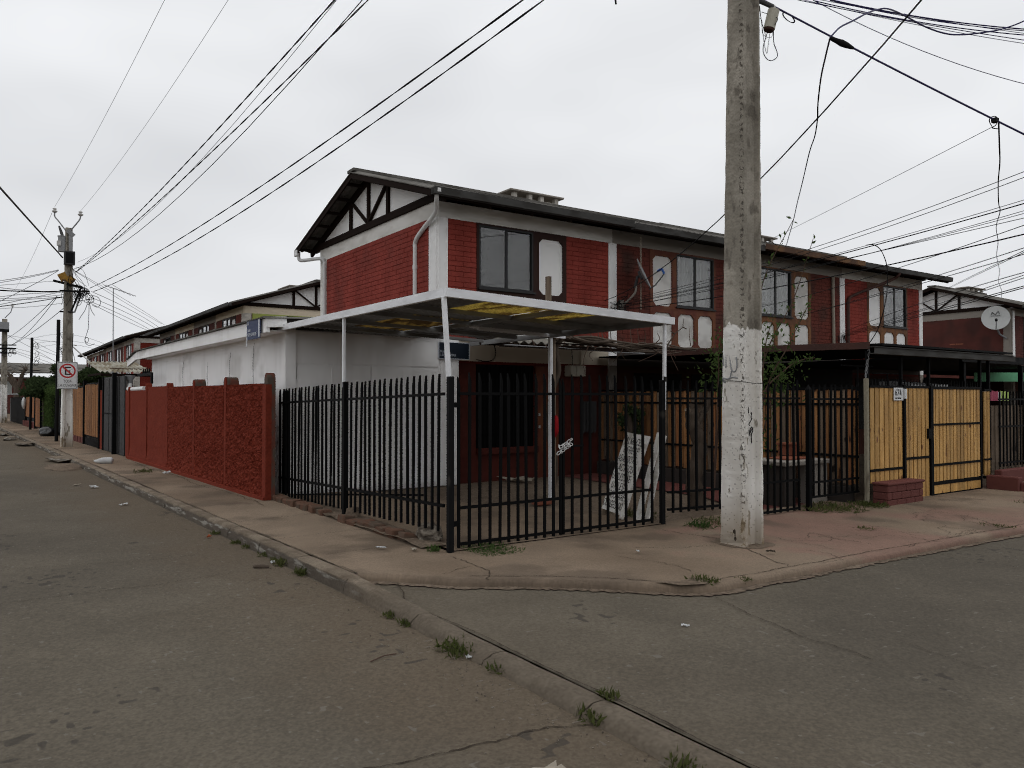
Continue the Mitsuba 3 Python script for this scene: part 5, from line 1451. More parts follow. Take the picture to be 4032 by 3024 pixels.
part(ct, 'tail', tube(smooth_path([(2.25, 26.2, 3.5), (2.24, 26.22, 3.0), (2.3, 26.2, 2.7), (2.32, 26.22, 2.3)], 5), .008, 5), 'm_cable', 60)

# no parking sign on the left pole
nps = thing('no_parking_sign', 'white no parking sign with a red crossed letter E and the words TODA LA CUADRA', 'road sign')
SX, SZ, SY = 1.842, 1.842, 26.10
part(nps, 'plate', panel_xz(sbox(SX, SZ, SX + .53, SZ + .80).buffer(-.02).buffer(.02), SY, SY + .012), 'm_sign_white')
part(nps, 'border', panel_xz(sbox(SX + .012, SZ + .012, SX + .518, SZ + .788).buffer(-.03).buffer(.03).difference(sbox(SX + .026, SZ + .026, SX + .504, SZ + .774).buffer(-.025).buffer(.025)), SY - .003, SY - .0005), 'm_sign_black')
cx_, cz_ = SX + .265, SZ + .535
from shapely.geometry import Point
ringp = Point(cx_, cz_).buffer(.213).difference(Point(cx_, cz_).buffer(.168))
slash = LineString([(cx_ - .14, cz_ + .14), (cx_ + .14, cz_ - .14)]).buffer(.022, cap_style=2)
part(nps, 'red_ring', panel_xz(ringp, SY - .003, SY - .0005), 'm_sign_red')
part(nps, 'red_slash', panel_xz(slash, SY - .006, SY - .0035), 'm_sign_red')
E_ = unary_union([sbox(cx_ - .07, cz_ - .12, cx_ - .03, cz_ + .12), sbox(cx_ - .07, cz_ + .082, cx_ + .085, cz_ + .12), sbox(cx_ - .07, cz_ - .12, cx_ + .085, cz_ - .082), sbox(cx_ - .07, cz_ - .02, cx_ + .07, cz_ + .018)])
part(nps, 'letter', panel_xz(E_, SY - .003, SY - .0005), 'm_sign_black')
part(nps, 'lettering', lettering('TODA', .075, (cx_ - .105, SY - .003, SZ + .195), (1, 0, 0), (0, 0, 1), .002, False, .21), 'm_sign_black')
part(nps, 'lettering', lettering('LA CUADRA', .075, (cx_ - .228, SY - .003, SZ + .07), (1, 0, 0), (0, 0, 1), .002, False, .456), 'm_sign_black')

fpole = thing('utility_pole', 'farthest concrete pole at the left picture edge with a grey box', 'utility pole')
concrete_pole(fpole, .93, 52.3, (.34, .3), (.24, .2), 6.2, 2, 31, step=.3)
part(fpole, 'box', bx(.86, 1.30, 52.0, 52.25, 5.45, 5.85), 'm_galv')
part(fpole, 'box_underside', bx(.86, 1.30, 52.0, 52.25, 5.30, 5.45), 'm_cable')
part(fpole, 'insulator_arm', tube([(1.1, 52.3, 6.1), (1.38, 52.2, 6.45), (1.45, 52.2, 6.75)], .025, 6), 'm_galv')
part(fpole, 'insulator', moved(lathe([(0, 0), (.09, .03), (.08, .08), (.03, .12), (.06, .16), (0, .18)], 10), trimesh.transformations.translation_matrix((1.45, 52.2, 6.75))), 'm_porcelain', 40)
for z in (4.55, 4.35, 4.1):
    part(fpole, 'cross_arm', beam((.6, 52.3, z), (1.65, 52.1, z + .02), .06, .07), 'm_cable')
r = np.random.default_rng(8)
for q in range(12):
    c0 = np.array([.85 + .8 * r.random(), 52.1, 4.0 + .6 * r.random()])
    t = np.linspace(0, 6, 9)
    part(fpole, 'cable_loop', tube([c0 + np.array([.12 * math.cos(a), 0, .17 * math.sin(a)]) * r.uniform(.5, 1.2) for a in t], .013, 4, False), 'm_cable')
for q, (x, y, z, lab) in enumerate([(2.12, 30.1, 4.22, 'tall thin dark post just left of the no parking sign'), (1.88, 41.3, 4.32, 'thin dark post between the left pole and the farthest pole')]):
    sp_ = thing('service_mast', lab, 'mast')
    part(sp_, 'shaft', tube([(x, y, 0), (x + .03, y, z)], .055, 8), 'm_cable', 50)
    for k in range(6):
        c0 = np.array([x + .14 + .12 * r.random(), y - .05, z - .3 - .9 * r.random()])
        t = np.linspace(0, 6.5, 9)
        part(sp_, 'cable_loop', tube([c0 + np.array([.10 * math.cos(a), 0, .14 * math.sin(a)]) * r.uniform(.5, 1.2) for a in t], .009, 4, False), 'm_cable')

# ---------------------------------------------------------------- overhead wires
WIRES = [
    ('thick bundle upper', [2.6, 25.49, 4.79], [4.12, 5.79, 5.3], 0.22, 0.028, 0.35, 'k'),
    ('thick bundle lower', [2.69, 25.43, 4.69], [4.28, 5.68, 5.3], 0.298, 0.028, 0.35, 'k'),
    ('twisted upper', [2.3, 26.29, 5.34], [3.04, 7.7, 5.8], 0.143, 0.016, 0.35, 'k'),
    ('twisted lower', [2.31, 26.29, 5.33], [3.33, 7.5, 5.8], 0.124, 0.016, 0.35, 'k'),
    ('thin between', [2.36, 26.25, 5.64], [3.13, 7.87, 5.9], 0.461, 0.006, 0.35, 'k'),
    ('plain dark', [2.26, 26.32, 5.43], [3.36, 7.71, 5.9], 0.5, 0.01, 0.35, 'k'),
    ('hv left', [1.77, 26.62, 7.29], [2.23, 12.46, 7.6], 0.095, 0.006, 0.35, 'k'),
    ('hv right', [2.41, 26.18, 7.17], [3.02, 11.91, 7.6], 0.162, 0.006, 0.35, 'k'),
    ('hv left on', [1.71, 26.67, 7.12], [1.76, 57.0, 8.44], 0.167, 0.008, 0.1, 'k'),
    ('lamp cable', [1.98, 26.51, 5.78], [0.27, 17.96, 5.69], 0.0, 0.035, 0.2, 'k'),
    ('left cross 0', [1.88, 26.59, 5.41], [0.39, 23.98, 4.63], 0.024, 0.012, 0.4, 'k'),
    ('left cross 1', [1.89, 26.57, 5.39], [0.39, 23.98, 4.58], 0.021, 0.012, 0.4, 'k'),
    ('left cross 2', [1.75, 26.68, 5.07], [0.39, 23.98, 4.51], -0.0, 0.01, 0.4, 'k'),
    ('left cross 3', [2.03, 26.49, 4.77], [0.39, 23.99, 4.38], 0.022, 0.03, 0.4, 'k'),
    ('left cross 4', [2.03, 26.49, 4.76], [0.39, 23.99, 4.45], 0.035, 0.014, 0.4, 'k'),
    ('left cross 5', [2.03, 26.49, 4.73], [0.39, 23.99, 4.21], -0.03, 0.012, 0.4, 'k'),
    ('left cross 6', [2.03, 26.49, 4.67], [0.39, 23.99, 4.17], 0.03, 0.012, 0.4, 'k'),
    ('left cross 7', [2.02, 26.51, 4.6], [0.39, 23.99, 4.11], 0.009, 0.014, 0.4, 'k'),
    ('left cross 8', [2.02, 26.51, 4.6], [0.4, 23.99, 3.96], 0.012, 0.02, 0.4, 'k'),
    ('left cross 9', [2.02, 26.51, 4.42], [0.4, 23.99, 3.91], 0.029, 0.01, 0.4, 'k'),
    ('left cross 10', [1.92, 26.57, 4.74], [0.4, 23.99, 4.01], -0.005, 0.012, 0.4, 'k'),
    ('left cross 11', [1.88, 26.59, 5.38], [0.39, 23.99, 4.09], 0.021, 0.012, 0.4, 'k'),
    ('to far pole 0', [1.85, 26.62, 4.62], [1.2, 53.81, 5.01], 0.124, 0.016, 0.0, 'k'),
    ('to far pole 1', [1.86, 26.61, 4.6], [1.39, 53.68, 4.63], 0.232, 0.016, 0.0, 'k'),
    ('to far pole 2', [2.01, 26.52, 4.25], [1.39, 53.69, 4.61], 0.104, 0.016, 0.0, 'k'),
    ('left pole to houses 0', [2.2, 26.37, 5.44], [6.95, 38.89, 5.03], 0.038, 0.01, 0.0, 'k'),
    ('left pole to houses 1', [2.2, 26.37, 5.44], [7.06, 38.82, 4.98], -0.058, 0.01, 0.0, 'k'),
    ('left pole services 0', [2.7, 26.03, 4.76], [7.15, 39.98, 4.86], -0.097, 0.012, 0.0, 'k'),
    ('left pole services 1', [2.68, 26.05, 4.59], [7.1, 40.01, 4.75], -0.085, 0.012, 0.0, 'k'),
    ('left pole services 2', [2.68, 26.05, 4.46], [6.88, 40.16, 4.7], -0.064, 0.012, 0.0, 'k'),
    ('left pole services 3', [2.68, 26.05, 4.41], [6.71, 40.28, 4.75], 0.031, 0.012, 0.0, 'k'),
    ('far services 0', [2.57, 58.94, 5.34], [6.45, 53.83, 4.86], -0.496, 0.014, 0.0, 'k'),
    ('far services 1', [2.69, 58.86, 5.04], [6.45, 53.83, 4.67], -0.315, 0.014, 0.0, 'k'),
    ('far services 2', [2.82, 58.78, 4.74], [6.08, 54.09, 4.52], -0.339, 0.014, 0.0, 'k'),
    ('distant services 0', [1.24, 53.78, 5.23], [4.22, 60.26, 3.94], -0.053, 0.016, 0.0, 'k'),
    ('distant services 1', [1.28, 53.76, 4.54], [4.13, 60.32, 4.04], -0.099, 0.016, 0.0, 'k'),
    ('distant services 2', [1.32, 53.74, 4.43], [4.05, 60.38, 3.83], -0.025, 0.016, 0.0, 'k'),
    ('distant services 3', [1.32, 53.74, 4.36], [4.01, 60.41, 3.68], 0.024, 0.016, 0.0, 'k'),
    ('distant services 4', [1.18, 53.85, 3.74], [3.29, 60.92, 3.21], 0.051, 0.016, 0.0, 'k'),
    ('distant services 5', [1.18, 53.85, 3.53], [2.86, 61.21, 3.11], 0.037, 0.016, 0.0, 'k'),
    ('distant services 6', [2.46, 52.94, 4.97], [4.55, 60.02, 4.46], 0.098, 0.016, 0.0, 'k'),
    ('distant services 7', [2.46, 52.95, 4.61], [4.55, 60.02, 4.33], 0.072, 0.016, 0.0, 'k'),
    ('distant services 8', [1.16, 53.83, 5.23], [4.59, 59.97, 5.26], 0.008, 0.016, 0.0, 'k'),
    ('anchor one 0', [10.4, 11.58, 3.5], [9.46, 3.74, 4.09], 0.145, 0.007, 0.3, 'k'),
    ('anchor one 1', [10.42, 11.58, 3.48], [9.47, 3.74, 4.03], 0.151, 0.007, 0.3, 'k'),
    ('anchor one 2', [10.44, 11.58, 3.46], [9.47, 3.74, 3.78], 0.098, 0.006, 0.3, 'k'),
    ('anchor one 3', [10.46, 11.58, 3.44], [9.47, 3.75, 3.74], 0.083, 0.011, 0.3, 'k'),
    ('anchor one 4', [10.48, 11.58, 3.42], [9.47, 3.75, 3.66], 0.116, 0.006, 0.3, 'k'),
    ('anchor one 5', [10.5, 11.58, 3.4], [9.47, 3.75, 3.63], 0.082, 0.006, 0.3, 'k'),
    ('anchor one 6', [10.52, 11.58, 3.38], [9.47, 3.75, 3.58], 0.018, 0.007, 0.3, 'k'),
    ('anchor one 7', [10.54, 11.58, 3.36], [9.47, 3.75, 3.4], 0.107, 0.013, 0.3, 'k'),
    ('mid anchor 0', [14.97, 11.5, 3.7], [9.47, 3.75, 3.5], 0.066, 0.008, 0.3, 'k'),
    ('mid anchor 1', [16.86, 11.5, 3.67], [9.47, 3.75, 3.25], 0.026, 0.008, 0.3, 'k'),
    ('mid anchor 2', [16.28, 11.5, 3.56], [9.47, 3.75, 3.18], 0.028, 0.008, 0.3, 'k'),
    ('anchor two 0', [18.4, 11.58, 3.25], [9.48, 3.76, 2.98], -0.064, 0.008, 0.3, 'k'),
    ('anchor two 1', [18.42, 11.58, 3.23], [9.48, 3.76, 2.95], 0.019, 0.007, 0.3, 'k'),
    ('anchor two 2', [18.44, 11.58, 3.21], [9.48, 3.76, 2.92], 0.015, 0.007, 0.3, 'k'),
    ('anchor two 3', [18.46, 11.58, 3.19], [9.48, 3.76, 2.83], -0.003, 0.009, 0.3, 'k'),
    ('anchor two 4', [18.48, 11.58, 3.17], [9.48, 3.76, 2.81], 0.005, 0.009, 0.3, 'k'),
    ('right pair 0', [26.8, 13.01, 5.25], [9.47, 3.75, 3.22], -0.004, 0.007, 0.3, 'k'),
    ('right pair 1', [26.84, 12.98, 5.25], [9.47, 3.75, 3.2], -0.002, 0.007, 0.3, 'k'),
    ('chimney wire', [15.79, 12.11, 5.36], [9.71, 4.17, 4.76], 0.013, 0.006, 0.0, 'k'),
    ('diag service', [10.2, 11.53, 3.52], [5.51, 2.82, 4.44], 0.355, 0.011, 0.3, 'k'),
    ('main cable a', [6.66, 4.92, 5.62], [8.79, 3.47, 4.3], 0.013, 0.016, 0.3, 'b'),
    ('top bundle 0', [8.13, 5.22, 6.25], [10.01, 3.94, 5.91], 0.044, 0.012, 0.3, 'b'),
    ('top bundle 1', [8.13, 5.22, 6.24], [10.01, 3.94, 5.89], 0.049, 0.008, 0.3, 'b'),
    ('top bundle 2', [7.98, 5.33, 6.24], [10.01, 3.94, 5.84], 0.05, 0.01, 0.3, 'b'),
    ('top bundle 3', [7.82, 5.44, 6.25], [10.01, 3.94, 5.78], 0.022, 0.008, 0.3, 'b'),
    ('top bundle 4', [7.88, 5.4, 6.25], [10.01, 3.94, 5.74], 0.029, 0.006, 0.3, 'b'),
    ('top bundle 5', [7.97, 5.34, 6.25], [10.01, 3.95, 5.27], 0.088, 0.007, 0.3, 'b'),
    ('top bundle 6', [8.03, 5.29, 6.25], [10.01, 3.94, 5.86], 0.017, 0.006, 0.3, 'b'),
    ('loop cable', [[7.14, 4.59, 5.29], [7.17, 4.57, 5.33], [7.32, 4.58, 5.45], [7.53, 4.56, 5.57], [7.73, 4.54, 5.69], [8.01, 4.59, 5.83], [8.2, 4.57, 5.89], [8.64, 4.64, 5.98], [9.05, 4.6, 5.94], [9.24, 4.47, 5.86], [9.39, 4.36, 5.84], [9.62, 4.21, 5.87], [9.8, 4.08, 5.91], [10.0, 3.94, 6.0], [10.24, 3.77, 6.16]], 0.009, 'b'),
    ('drop cable', [[7.14, 4.59, 5.28], [7.65, 4.97, 5.37], [8.32, 5.47, 5.46], [9.1, 6.03, 5.49], [9.81, 6.51, 5.57], [10.67, 7.13, 5.67], [11.49, 7.78, 5.74], [13.15, 9.06, 5.8], [14.81, 10.34, 5.89], [15.61, 11.01, 5.72], [16.39, 11.69, 5.56], [16.76, 12.04, 5.44], [17.09, 12.42, 5.48], [16.96, 12.51, 5.58], [16.82, 12.61, 5.69]], 0.009, 'k'),
    ('wiggly drop', [[8.68, 3.66, 4.45], [9.78, 4.12, 4.57], [10.88, 4.58, 4.65], [13.03, 5.51, 4.96], [15.21, 6.43, 5.13], [16.33, 6.88, 5.22], [19.52, 8.31, 5.58], [21.73, 9.21, 5.64], [24.96, 10.62, 5.81], [28.3, 11.96, 5.87], [32.63, 13.83, 6.11], [36.01, 15.14, 6.14], [38.73, 16.3, 6.15]], 0.008, 'k'),
    ('clamp loop', [[9.49, 4.07, 4.69], [8.82, 3.81, 4.54], [8.62, 3.71, 4.51], [8.66, 3.68, 4.52], [8.68, 3.67, 4.48], [8.66, 3.68, 4.43], [8.63, 3.7, 4.4], [8.69, 3.66, 4.39]], 0.005, 'k'),
    ('facade cable', [[17.98, 10.6, 5.36], [18.1, 10.51, 5.37], [18.42, 10.54, 5.33], [18.89, 10.7, 5.25], [19.36, 10.87, 5.04], [19.57, 10.97, 4.73], [19.46, 10.93, 4.3], [19.3, 10.93, 3.85], [19.2, 11.01, 3.41], [19.09, 11.09, 3.16], [19.01, 11.14, 3.03]], 0.012, 'k')]
WL = {}


def wl(prefix, labs, group):
    for q, l in enumerate(labs if isinstance(labs, list) else [labs]):
        WL[f'{prefix}{" %d" % q if isinstance(labs, list) else ""}'] = (l, group)


WL['thick bundle upper'] = ('upper of the two thick black cables rising from the left pole over the gable', None)
WL['thick bundle lower'] = ('lower of the two thick black cables rising from the left pole over the gable', None)
WL['twisted upper'] = ('upper twisted cable rising from the left pole to the top edge of the sky', None)
WL['twisted lower'] = ('lower twisted cable rising from the left pole to the top edge of the sky', None)
WL['thin between'] = ('thin wire between the two twisted cables above the left street', None)
WL['plain dark'] = ('plain dark wire just below the twisted cables above the left street', None)
WL['hv left'] = ('hair thin wire rising from the left insulator of the left pole', None)
WL['hv right'] = ('hair thin wire rising from the right insulator of the left pole', None)
WL['hv left on'] = ('hair thin wire running down the street from the left insulator', None)
WL['lamp cable'] = ('thick grey cable slanting from the switch box to the left picture edge', None)
WL['chimney wire'] = ('thin wire from the roof vent behind the near pole up to the cable clamp', None)
WL['diag service'] = ('straight black service wire crossing the sky behind the near pole', None)
WL['main cable a'] = ('thick blue black cable carrying the splice sleeve right of the near pole', None)
WL['loop cable'] = ('blue cable curving up from the splice and looping along the top bundle', None)
WL['drop cable'] = ('black cable dropping from the splice to the roof right of the near pole', None)
WL['wiggly drop'] = ('wavy thin cable hanging down from the cable clamp at the right', None)
WL['clamp loop'] = ('small wire loop at the cable clamp on the right', None)
WL['facade cable'] = ('black cable bending down the front of the last row house', None)
GROUPS = {'left cross': ('wire, counted from the top, running from the left pole to the left picture edge', 'wires from the left pole to the left edge'), 'to far pole': ('of the three wires sagging from the left pole to the farthest pole', 'wires between the left pole and the farthest pole'),
          'left pole to houses': ('of two wires from the rusty plates of the left pole to the roofs', 'service wires from the upper left pole to the houses'), 'left pole services': ('of four wires from the cable knot of the left pole to the roofs', 'service wires from the cable knot to the houses'),
          'far services': ('of three distant wires passing right behind the left pole', 'distant wires right of the left pole'), 'distant services': ('of the distant wires between the farthest pole and the left pole', 'distant wires left of the no parking sign'),
          'anchor one': ('of the wires fanning right from the anchor beside the satellite dish', 'wires fanning right from the first column anchor'), 'mid anchor': ('of three wires rising from the third house to the right picture edge', 'wires from the third house to the right'),
          'anchor two': ('of five wires fanning right from the last white column', 'wires fanning right from the last column anchor'), 'right pair': ('of the two close wires rising from the right edge house roof', 'pair of wires above the right edge house'), 'top bundle': ('cable, counted from the top, of the bundle crossing the top right corner', 'cable bundle in the top right corner')}
ORD = ['topmost', 'second', 'third', 'fourth', 'fifth', 'sixth', 'seventh', 'eighth', 'ninth', 'tenth', 'eleventh', 'twelfth']
RANK = {'top bundle': [0, 1, 6, 2, 3, 4, 5], 'left cross': [0, 1, 2, 4, 3, 5, 6, 7, 11, 10, 8, 9], 'distant services': [8, 0, 6, 7, 1, 2, 3, 4, 5]}
MATS = {'k': 'm_cable', 'b': 'm_cable_blue'}
for w in WIRES:
    if len(w) == 7:
        name, p, q, sag, rad, ext, col = w
        p, q = np.array(p), np.array(q)
        rad = rad * (.38 if 'thick' in name else .6)
        n = 26 if rad > .009 else 16
        t = np.linspace(0, 1 + ext, n)
        pts = p + (q - p) * t[:, None] - np.array([0, 0, 1.0]) * (sag * 4 * t * (1 - t))[:, None]
    else:
        name, pts, rad, col = w
        pts = smooth_path(pts, 5)
    base = name.rstrip('0123456789 ')
    lab, grp = WL.get(name) or GROUPS[base]
    if name not in WL:
        k_ = int(name.split()[-1])
        rank = RANK.get(base, range(20)).index(k_) if base in RANK else k_
        lab = ORD[rank] + ' ' + lab
    k = thing('overhead_cable' if rad > .0064 else 'overhead_wire', lab, 'cable' if rad > .0064 else 'wire', grp)
    mtl = 'm_cable_grey' if name in ('lamp cable',) or 'hv' in name or 'distant' in name or 'far services' in name else MATS[col]
    if 'twisted' in name or 'bundle' in name and 'top' not in name:
        tw = rad * (.55 if 'twisted' in name else .45)
        m_ = 220
        t = np.linspace(0, 1 + ext, m_)
        c = p + (q - p) * t[:, None] - np.array([0, 0, 1.0]) * (sag * 4 * t * (1 - t))[:, None]
        dd = (q - p) / np.linalg.norm(q - p)
        e1 = np.cross(dd, (0, 0, 1.0))
        e1 /= np.linalg.norm(e1)
        e2 = np.cross(e1, dd)
        L_ = np.linalg.norm(q - p) * t / (.9 if 'twisted' in name else 1.6)
        for ph in (0, np.pi):
            a = L_ * 2 * np.pi + ph
            part(k, 'strand', tube(c + tw * (np.cos(a)[:, None] * e1 + np.sin(a)[:, None] * e2), rad * .55, 5), mtl, 60)
    else:
        put(k, tube(pts, rad, 6), mtl, 60)
solo('cable_clamp', cat(bx(-.03, .03, -.03, .03, -.02, .02)).apply_translation((9.77, 4.12, 4.70)) if False else moved(bx(-.03, .03, -.025, .025, -.022, .022), trimesh.transformations.translation_matrix((8.55, 3.64, 4.445))), 'm_cable', 'small dark clamp on the diagonal cable near the right picture edge', 'clamp')
wa = thing('wire_anchor', 'cluster of wire ends tied to the white column beside the satellite dish', 'wire anchor')
r = np.random.default_rng(14)
for q in range(10):
    a = np.array([10.42, 11.56, 3.44]) + r.normal(size=3) * (.12, .02, .05)
    part(wa, 'lead', tube(smooth_path([a, a + (.3 * r.random(), -.05, .10 * r.normal()), a + (.6 * r.random(), -.03, .14 * r.normal() - .05)], 5), .008, 4), 'm_cable', 60)
part(wa, 'insulator', moved(lathe([(0, 0), (.03, 0), (.03, .05), (0, .05)], 10), trimesh.transformations.translation_matrix((10.42, 11.52, 3.40))), 'm_porcelain', 40)
wa2 = thing('wire_anchor', 'bunch of wires hanging on the last white column above the carport', 'wire anchor')
for q in range(9):
    a = np.array([18.40, 11.56, 3.22]) + r.normal(size=3) * (.10, .02, .03)
    part(wa2, 'lead', tube(smooth_path([a, a + (.05 * r.normal(), -.03, -.25), a + (.08 * r.normal(), -.02, -.55 - .2 * r.random())], 5), .008, 4), 'm_cable', 60)

# ---------------------------------------------------------------- satellite dishes, aerial
d1 = thing('satellite_dish', 'grey satellite dish seen from its side with a blue receiver beside the orange frame', 'satellite dish')


def dish_mesh(R_, depth, rx=1.0):
    rr = np.linspace(0, R_, 9)
    return lathe(np.r_[np.c_[rr, depth * (rr / R_) ** 2], np.c_[rr[::-1], depth * (rr[::-1] / R_) ** 2 - .012]], 40)


axis = np.array([.54, -.67, .38])
axis /= np.linalg.norm(axis)
e1 = np.cross((0, 0, 1), axis)
e1 /= np.linalg.norm(e1)
e2 = np.cross(axis, e1)
c1 = np.array([10.90, 11.18, 4.06])
Md = mat4(c1, e1, e2, axis)
dm = dish_mesh(.33, .05)
part(d1, 'reflector', moved(dm, Md), 'm_dish_grey', 50)
part(d1, 'emblem', moved(cat(bx(-.12, -.06, -.10, .12, 0, .02), bx(-.02, .04, -.10, .12, 0, .02), bx(-.09, .0, -.12, -.07, 0, .02)), Md), 'm_sign_black', label='dark printed letters on the dish')
part(d1, 'bracket', cat(tube([c1 - axis * .02, c1 - axis * .10, (10.82, 11.3, 3.80)], .03, 8), moved(bx(-.08, .08, -.08, .08, -.06, .0), Md)), 'm_cable_grey', 40)
part(d1, 'mast', tube(smooth_path([(10.83, 11.28, 3.85), (10.82, 11.3, 3.70), (10.76, 11.5, 3.52), (10.74, 11.62, 3.45)], 4), .022, 8), 'm_belt_raw', 50)
part(d1, 'wall_plate', bx(10.66, 10.80, 11.60, 11.62, 3.36, 3.58), 'm_belt_raw')
ae = c1 + axis * .40 + e2 * -.18
part(d1, 'arm', tube([c1 - e2 * .33, c1 - e2 * .31 + axis * .15, ae], .013, 7), 'm_cable_grey', 50)
part(d1, 'receiver', cat(tube([ae, ae + e2 * .11], .022, 8), tube([ae + e2 * .11, ae + e2 * .11 - axis * .10], .024, 8)), 'm_blue_plastic', 40, label='bright blue receiver head')
part(d1, 'receiver_cap', tube([ae + e2 * .11 - axis * .10, ae + e2 * .11 - axis * .125], .03, 10), 'm_porcelain', 40)
d2 = thing('satellite_dish', 'round pale satellite dish on the gable of the right edge house', 'satellite dish')
axis = np.array([-.86, -.42, .22])
axis /= np.linalg.norm(axis)
e1 = np.cross((0, 0, 1), axis)
e1 /= np.linalg.norm(e1)
e2 = np.cross(axis, e1)
c2_ = np.array([31.7, 13.55, 4.60])
Md = mat4(c2_, e1, e2, axis)
part(d2, 'reflector', moved(dish_mesh(.47, .06), Md), 'm_dish', 50)
part(d2, 'emblem', moved(cat(*[moved(tube(smooth_path([(-.13, .14, .03), (-.11, .23, .03), (-.05, .17, .03), (0, .15, .03), (.05, .22, .03), (.10, .25, .03), (.12, .14, .03)], 4), .012, 5), np.eye(4))]), Md), 'm_sign_black', label='printed wavy letter M')
part(d2, 'lettering', lettering('movistar', .05, c2_ + e1 * -.17 + e2 * .07 + axis * .028, e1, e2, .004, False, .34), 'm_sign_black')
part(d2, 'arm', tube([c2_ - e2 * .44, c2_ - e2 * .40 + axis * .3, c2_ - e2 * .2 + axis * .42], .018, 6), 'm_galv', 50)
part(d2, 'receiver', tube([c2_ - e2 * .24 + axis * .42, c2_ - e2 * .16 + axis * .38], .045, 8), 'm_cable', 50)
part(d2, 'mast', tube([c2_ - axis * .03 - e2 * .3, (31.9, 13.5, 4.0), (32.2, 13.4, 3.85)], .035, 8), 'm_galv', 50)
solo('satellite_dish', moved(dish_mesh(.36, .05), mat4(np.array([5.9, 47.0, 3.25]), *(lambda a: (np.cross((0, 0, 1), a) / np.linalg.norm(np.cross((0, 0, 1), a)), np.cross(a, np.cross((0, 0, 1), a) / np.linalg.norm(np.cross((0, 0, 1), a))), a))(np.array([-.2, -.95, .23])))), 'm_dish_grey', 'small grey satellite dish behind the white awning on the left', 'satellite dish', smooth=50)
an_ = thing('tv_aerial', 'thin tv aerial on a tall mast above the far left roofs', 'aerial')
part(an_, 'mast', tube([(4.95, 39.05, 2.0), (4.93, 39.05, 6.55)], .022, 6), 'm_galv')
a0, a1 = np.array([4.58, 39.25, 6.70]), np.array([5.78, 38.48, 6.20])
part(an_, 'boom', tube([a0, a1], .014, 5), 'm_galv')
part(an_, 'boom', tube([a0 + (.3, -.2, .02), a1 + (-.2, .1, .02)], .01, 5), 'm_galv')
for k in range(7):
    c = a0 + (a1 - a0) * (k / 7.0)
    part(an_, 'element', tube([c + (-.12, -.2, .05), c + (.12, .2, -.05)], .008, 4), 'm_galv')
solo('lamp_bracket', tube([(2.79, 27.23, 2.71), (2.45, 27.5, 3.08), (2.34, 27.53, 3.2), (2.46, 27.5, 3.22)], .02, 6), 'm_porcelain', 'thin pale bracket arm above the white awning', 'bracket')

# ---------------------------------------------------------------- left side gates and fences beyond the red wall
dg = thing('metal_gate', 'tall dark grey sheet metal door at the far end of the red wall', 'gate')
part(dg, 'leaf', bx(-.02, .02, 10.28, 11.55, .13, 2.14), 'm_door_grey', M=FS)
part(dg, 'leaf', bx(-.02, .02, 11.57, 13.15, .13, 2.15), 'm_door_grey', M=FS)
for s in (10.9, 11.56, 12.35):
    part(dg, 'seam', bx(-.03, -.02, s - .012, s + .012, .15, 2.12), 'm_black', M=FS)
part(dg, 'crossbar', bx(-.035, -.02, 11.6, 13.1, 1.14, 1.17), 'm_black', M=FS)
part(dg, 'post', bx(-.14, -.04, 11.16, 11.27, .08, 2.24), 'm_black', M=FS)
part(dg, 'post', bx(-.05, .05, 13.16, 13.26, .08, 2.16), 'm_black', M=FS)
part(dg, 'threshold', bx(-.03, .03, 10.28, 13.15, .09, .13), 'm_black', M=FS)
part(dg, 'red_jamb', bx(-.02, .12, 13.3, 13.75, .08, 1.80), 'm_stucco_red', M=FS)
part(dg, 'return_wall', bx(.0, .3, 9.75, 10.25, .1, 1.78), 'm_stucco_red', M=FS)
aw2 = thing('awning', 'dirty white corrugated plastic awning over the dark metal door', 'awning')
nn_ = np.linspace(-.05, 1.3, 120)
P = np.stack([np.stack([nn_, np.full(120, t) + .10 * np.cos(nn_ * 3), 2.33 + .155 * (t - 13.45) + .022 * np.cos(nn_ * 2 * np.pi / .125)], -1) for t in np.linspace(13.45, 15.9, 5)], 1)
part(aw2, 'sheet', grid_solid(P, (0, 0, -.006)), 'm_fibre_white', smooth=50, M=FS)
part(aw2, 'batten', beam((.25, 13.9, 2.44), (1.3, 13.95, 2.435), .07, .03), 'm_board_grey', M=FS)
part(aw2, 'batten', beam((.35, 14.25, 2.50), (1.3, 14.3, 2.49), .05, .03), 'm_cream_box', M=FS)
part(aw2, 'support', cat(bx(-.05, 1.3, 13.5, 13.55, 2.20, 2.28), bx(-.05, 0, 13.45, 15.8, 2.24, 2.30)), 'm_timber_dark', M=FS)
w1 = thing('board_fence', 'pair of orange stained board gates beside the left concrete pole', 'fence')
for a, b, zb, zt in ((13.95, 16.5, .42, 1.98), (16.85, 19.2, .30, 1.90)):
    k = 0
    s = a
    while s < b:
        part(w1, 'board', bx(-.01, .012, s + .006, s + .109, zb + .02 * rng.random(), zt + .012 * rng.normal()), ['m_board_orange', 'm_board_orange', 'm_board_red'][k % 3], M=FS)
        s += .115
        k += 1
    part(w1, 'rail', cat(bx(.013, .05, a, b, zt - .02, zt + .06), bx(.013, .05, a, b, zb - .06, zb), bx(.02, .03, a, b, zb, zt)), 'm_black', M=FS)
for s in (13.86, 16.68, 19.3):
    part(w1, 'post', bx(-.05, .06, s - .06, s + .06, .08, 2.12), 'm_black', M=FS)
part(w1, 'kick_plate', bx(-.012, .0, 13.95, 16.5, .12, .36), 'm_black', M=FS)
for k in range(4):
    part(w1, 'brick', bx(-.02, .12, 16.9 + k * .58, 17.3 + k * .58, .08, .32), 'm_base_red', M=FS)
w2 = thing('hedge_gate', 'dark gate overgrown with a green creeper just left of the concrete pole', 'gate')
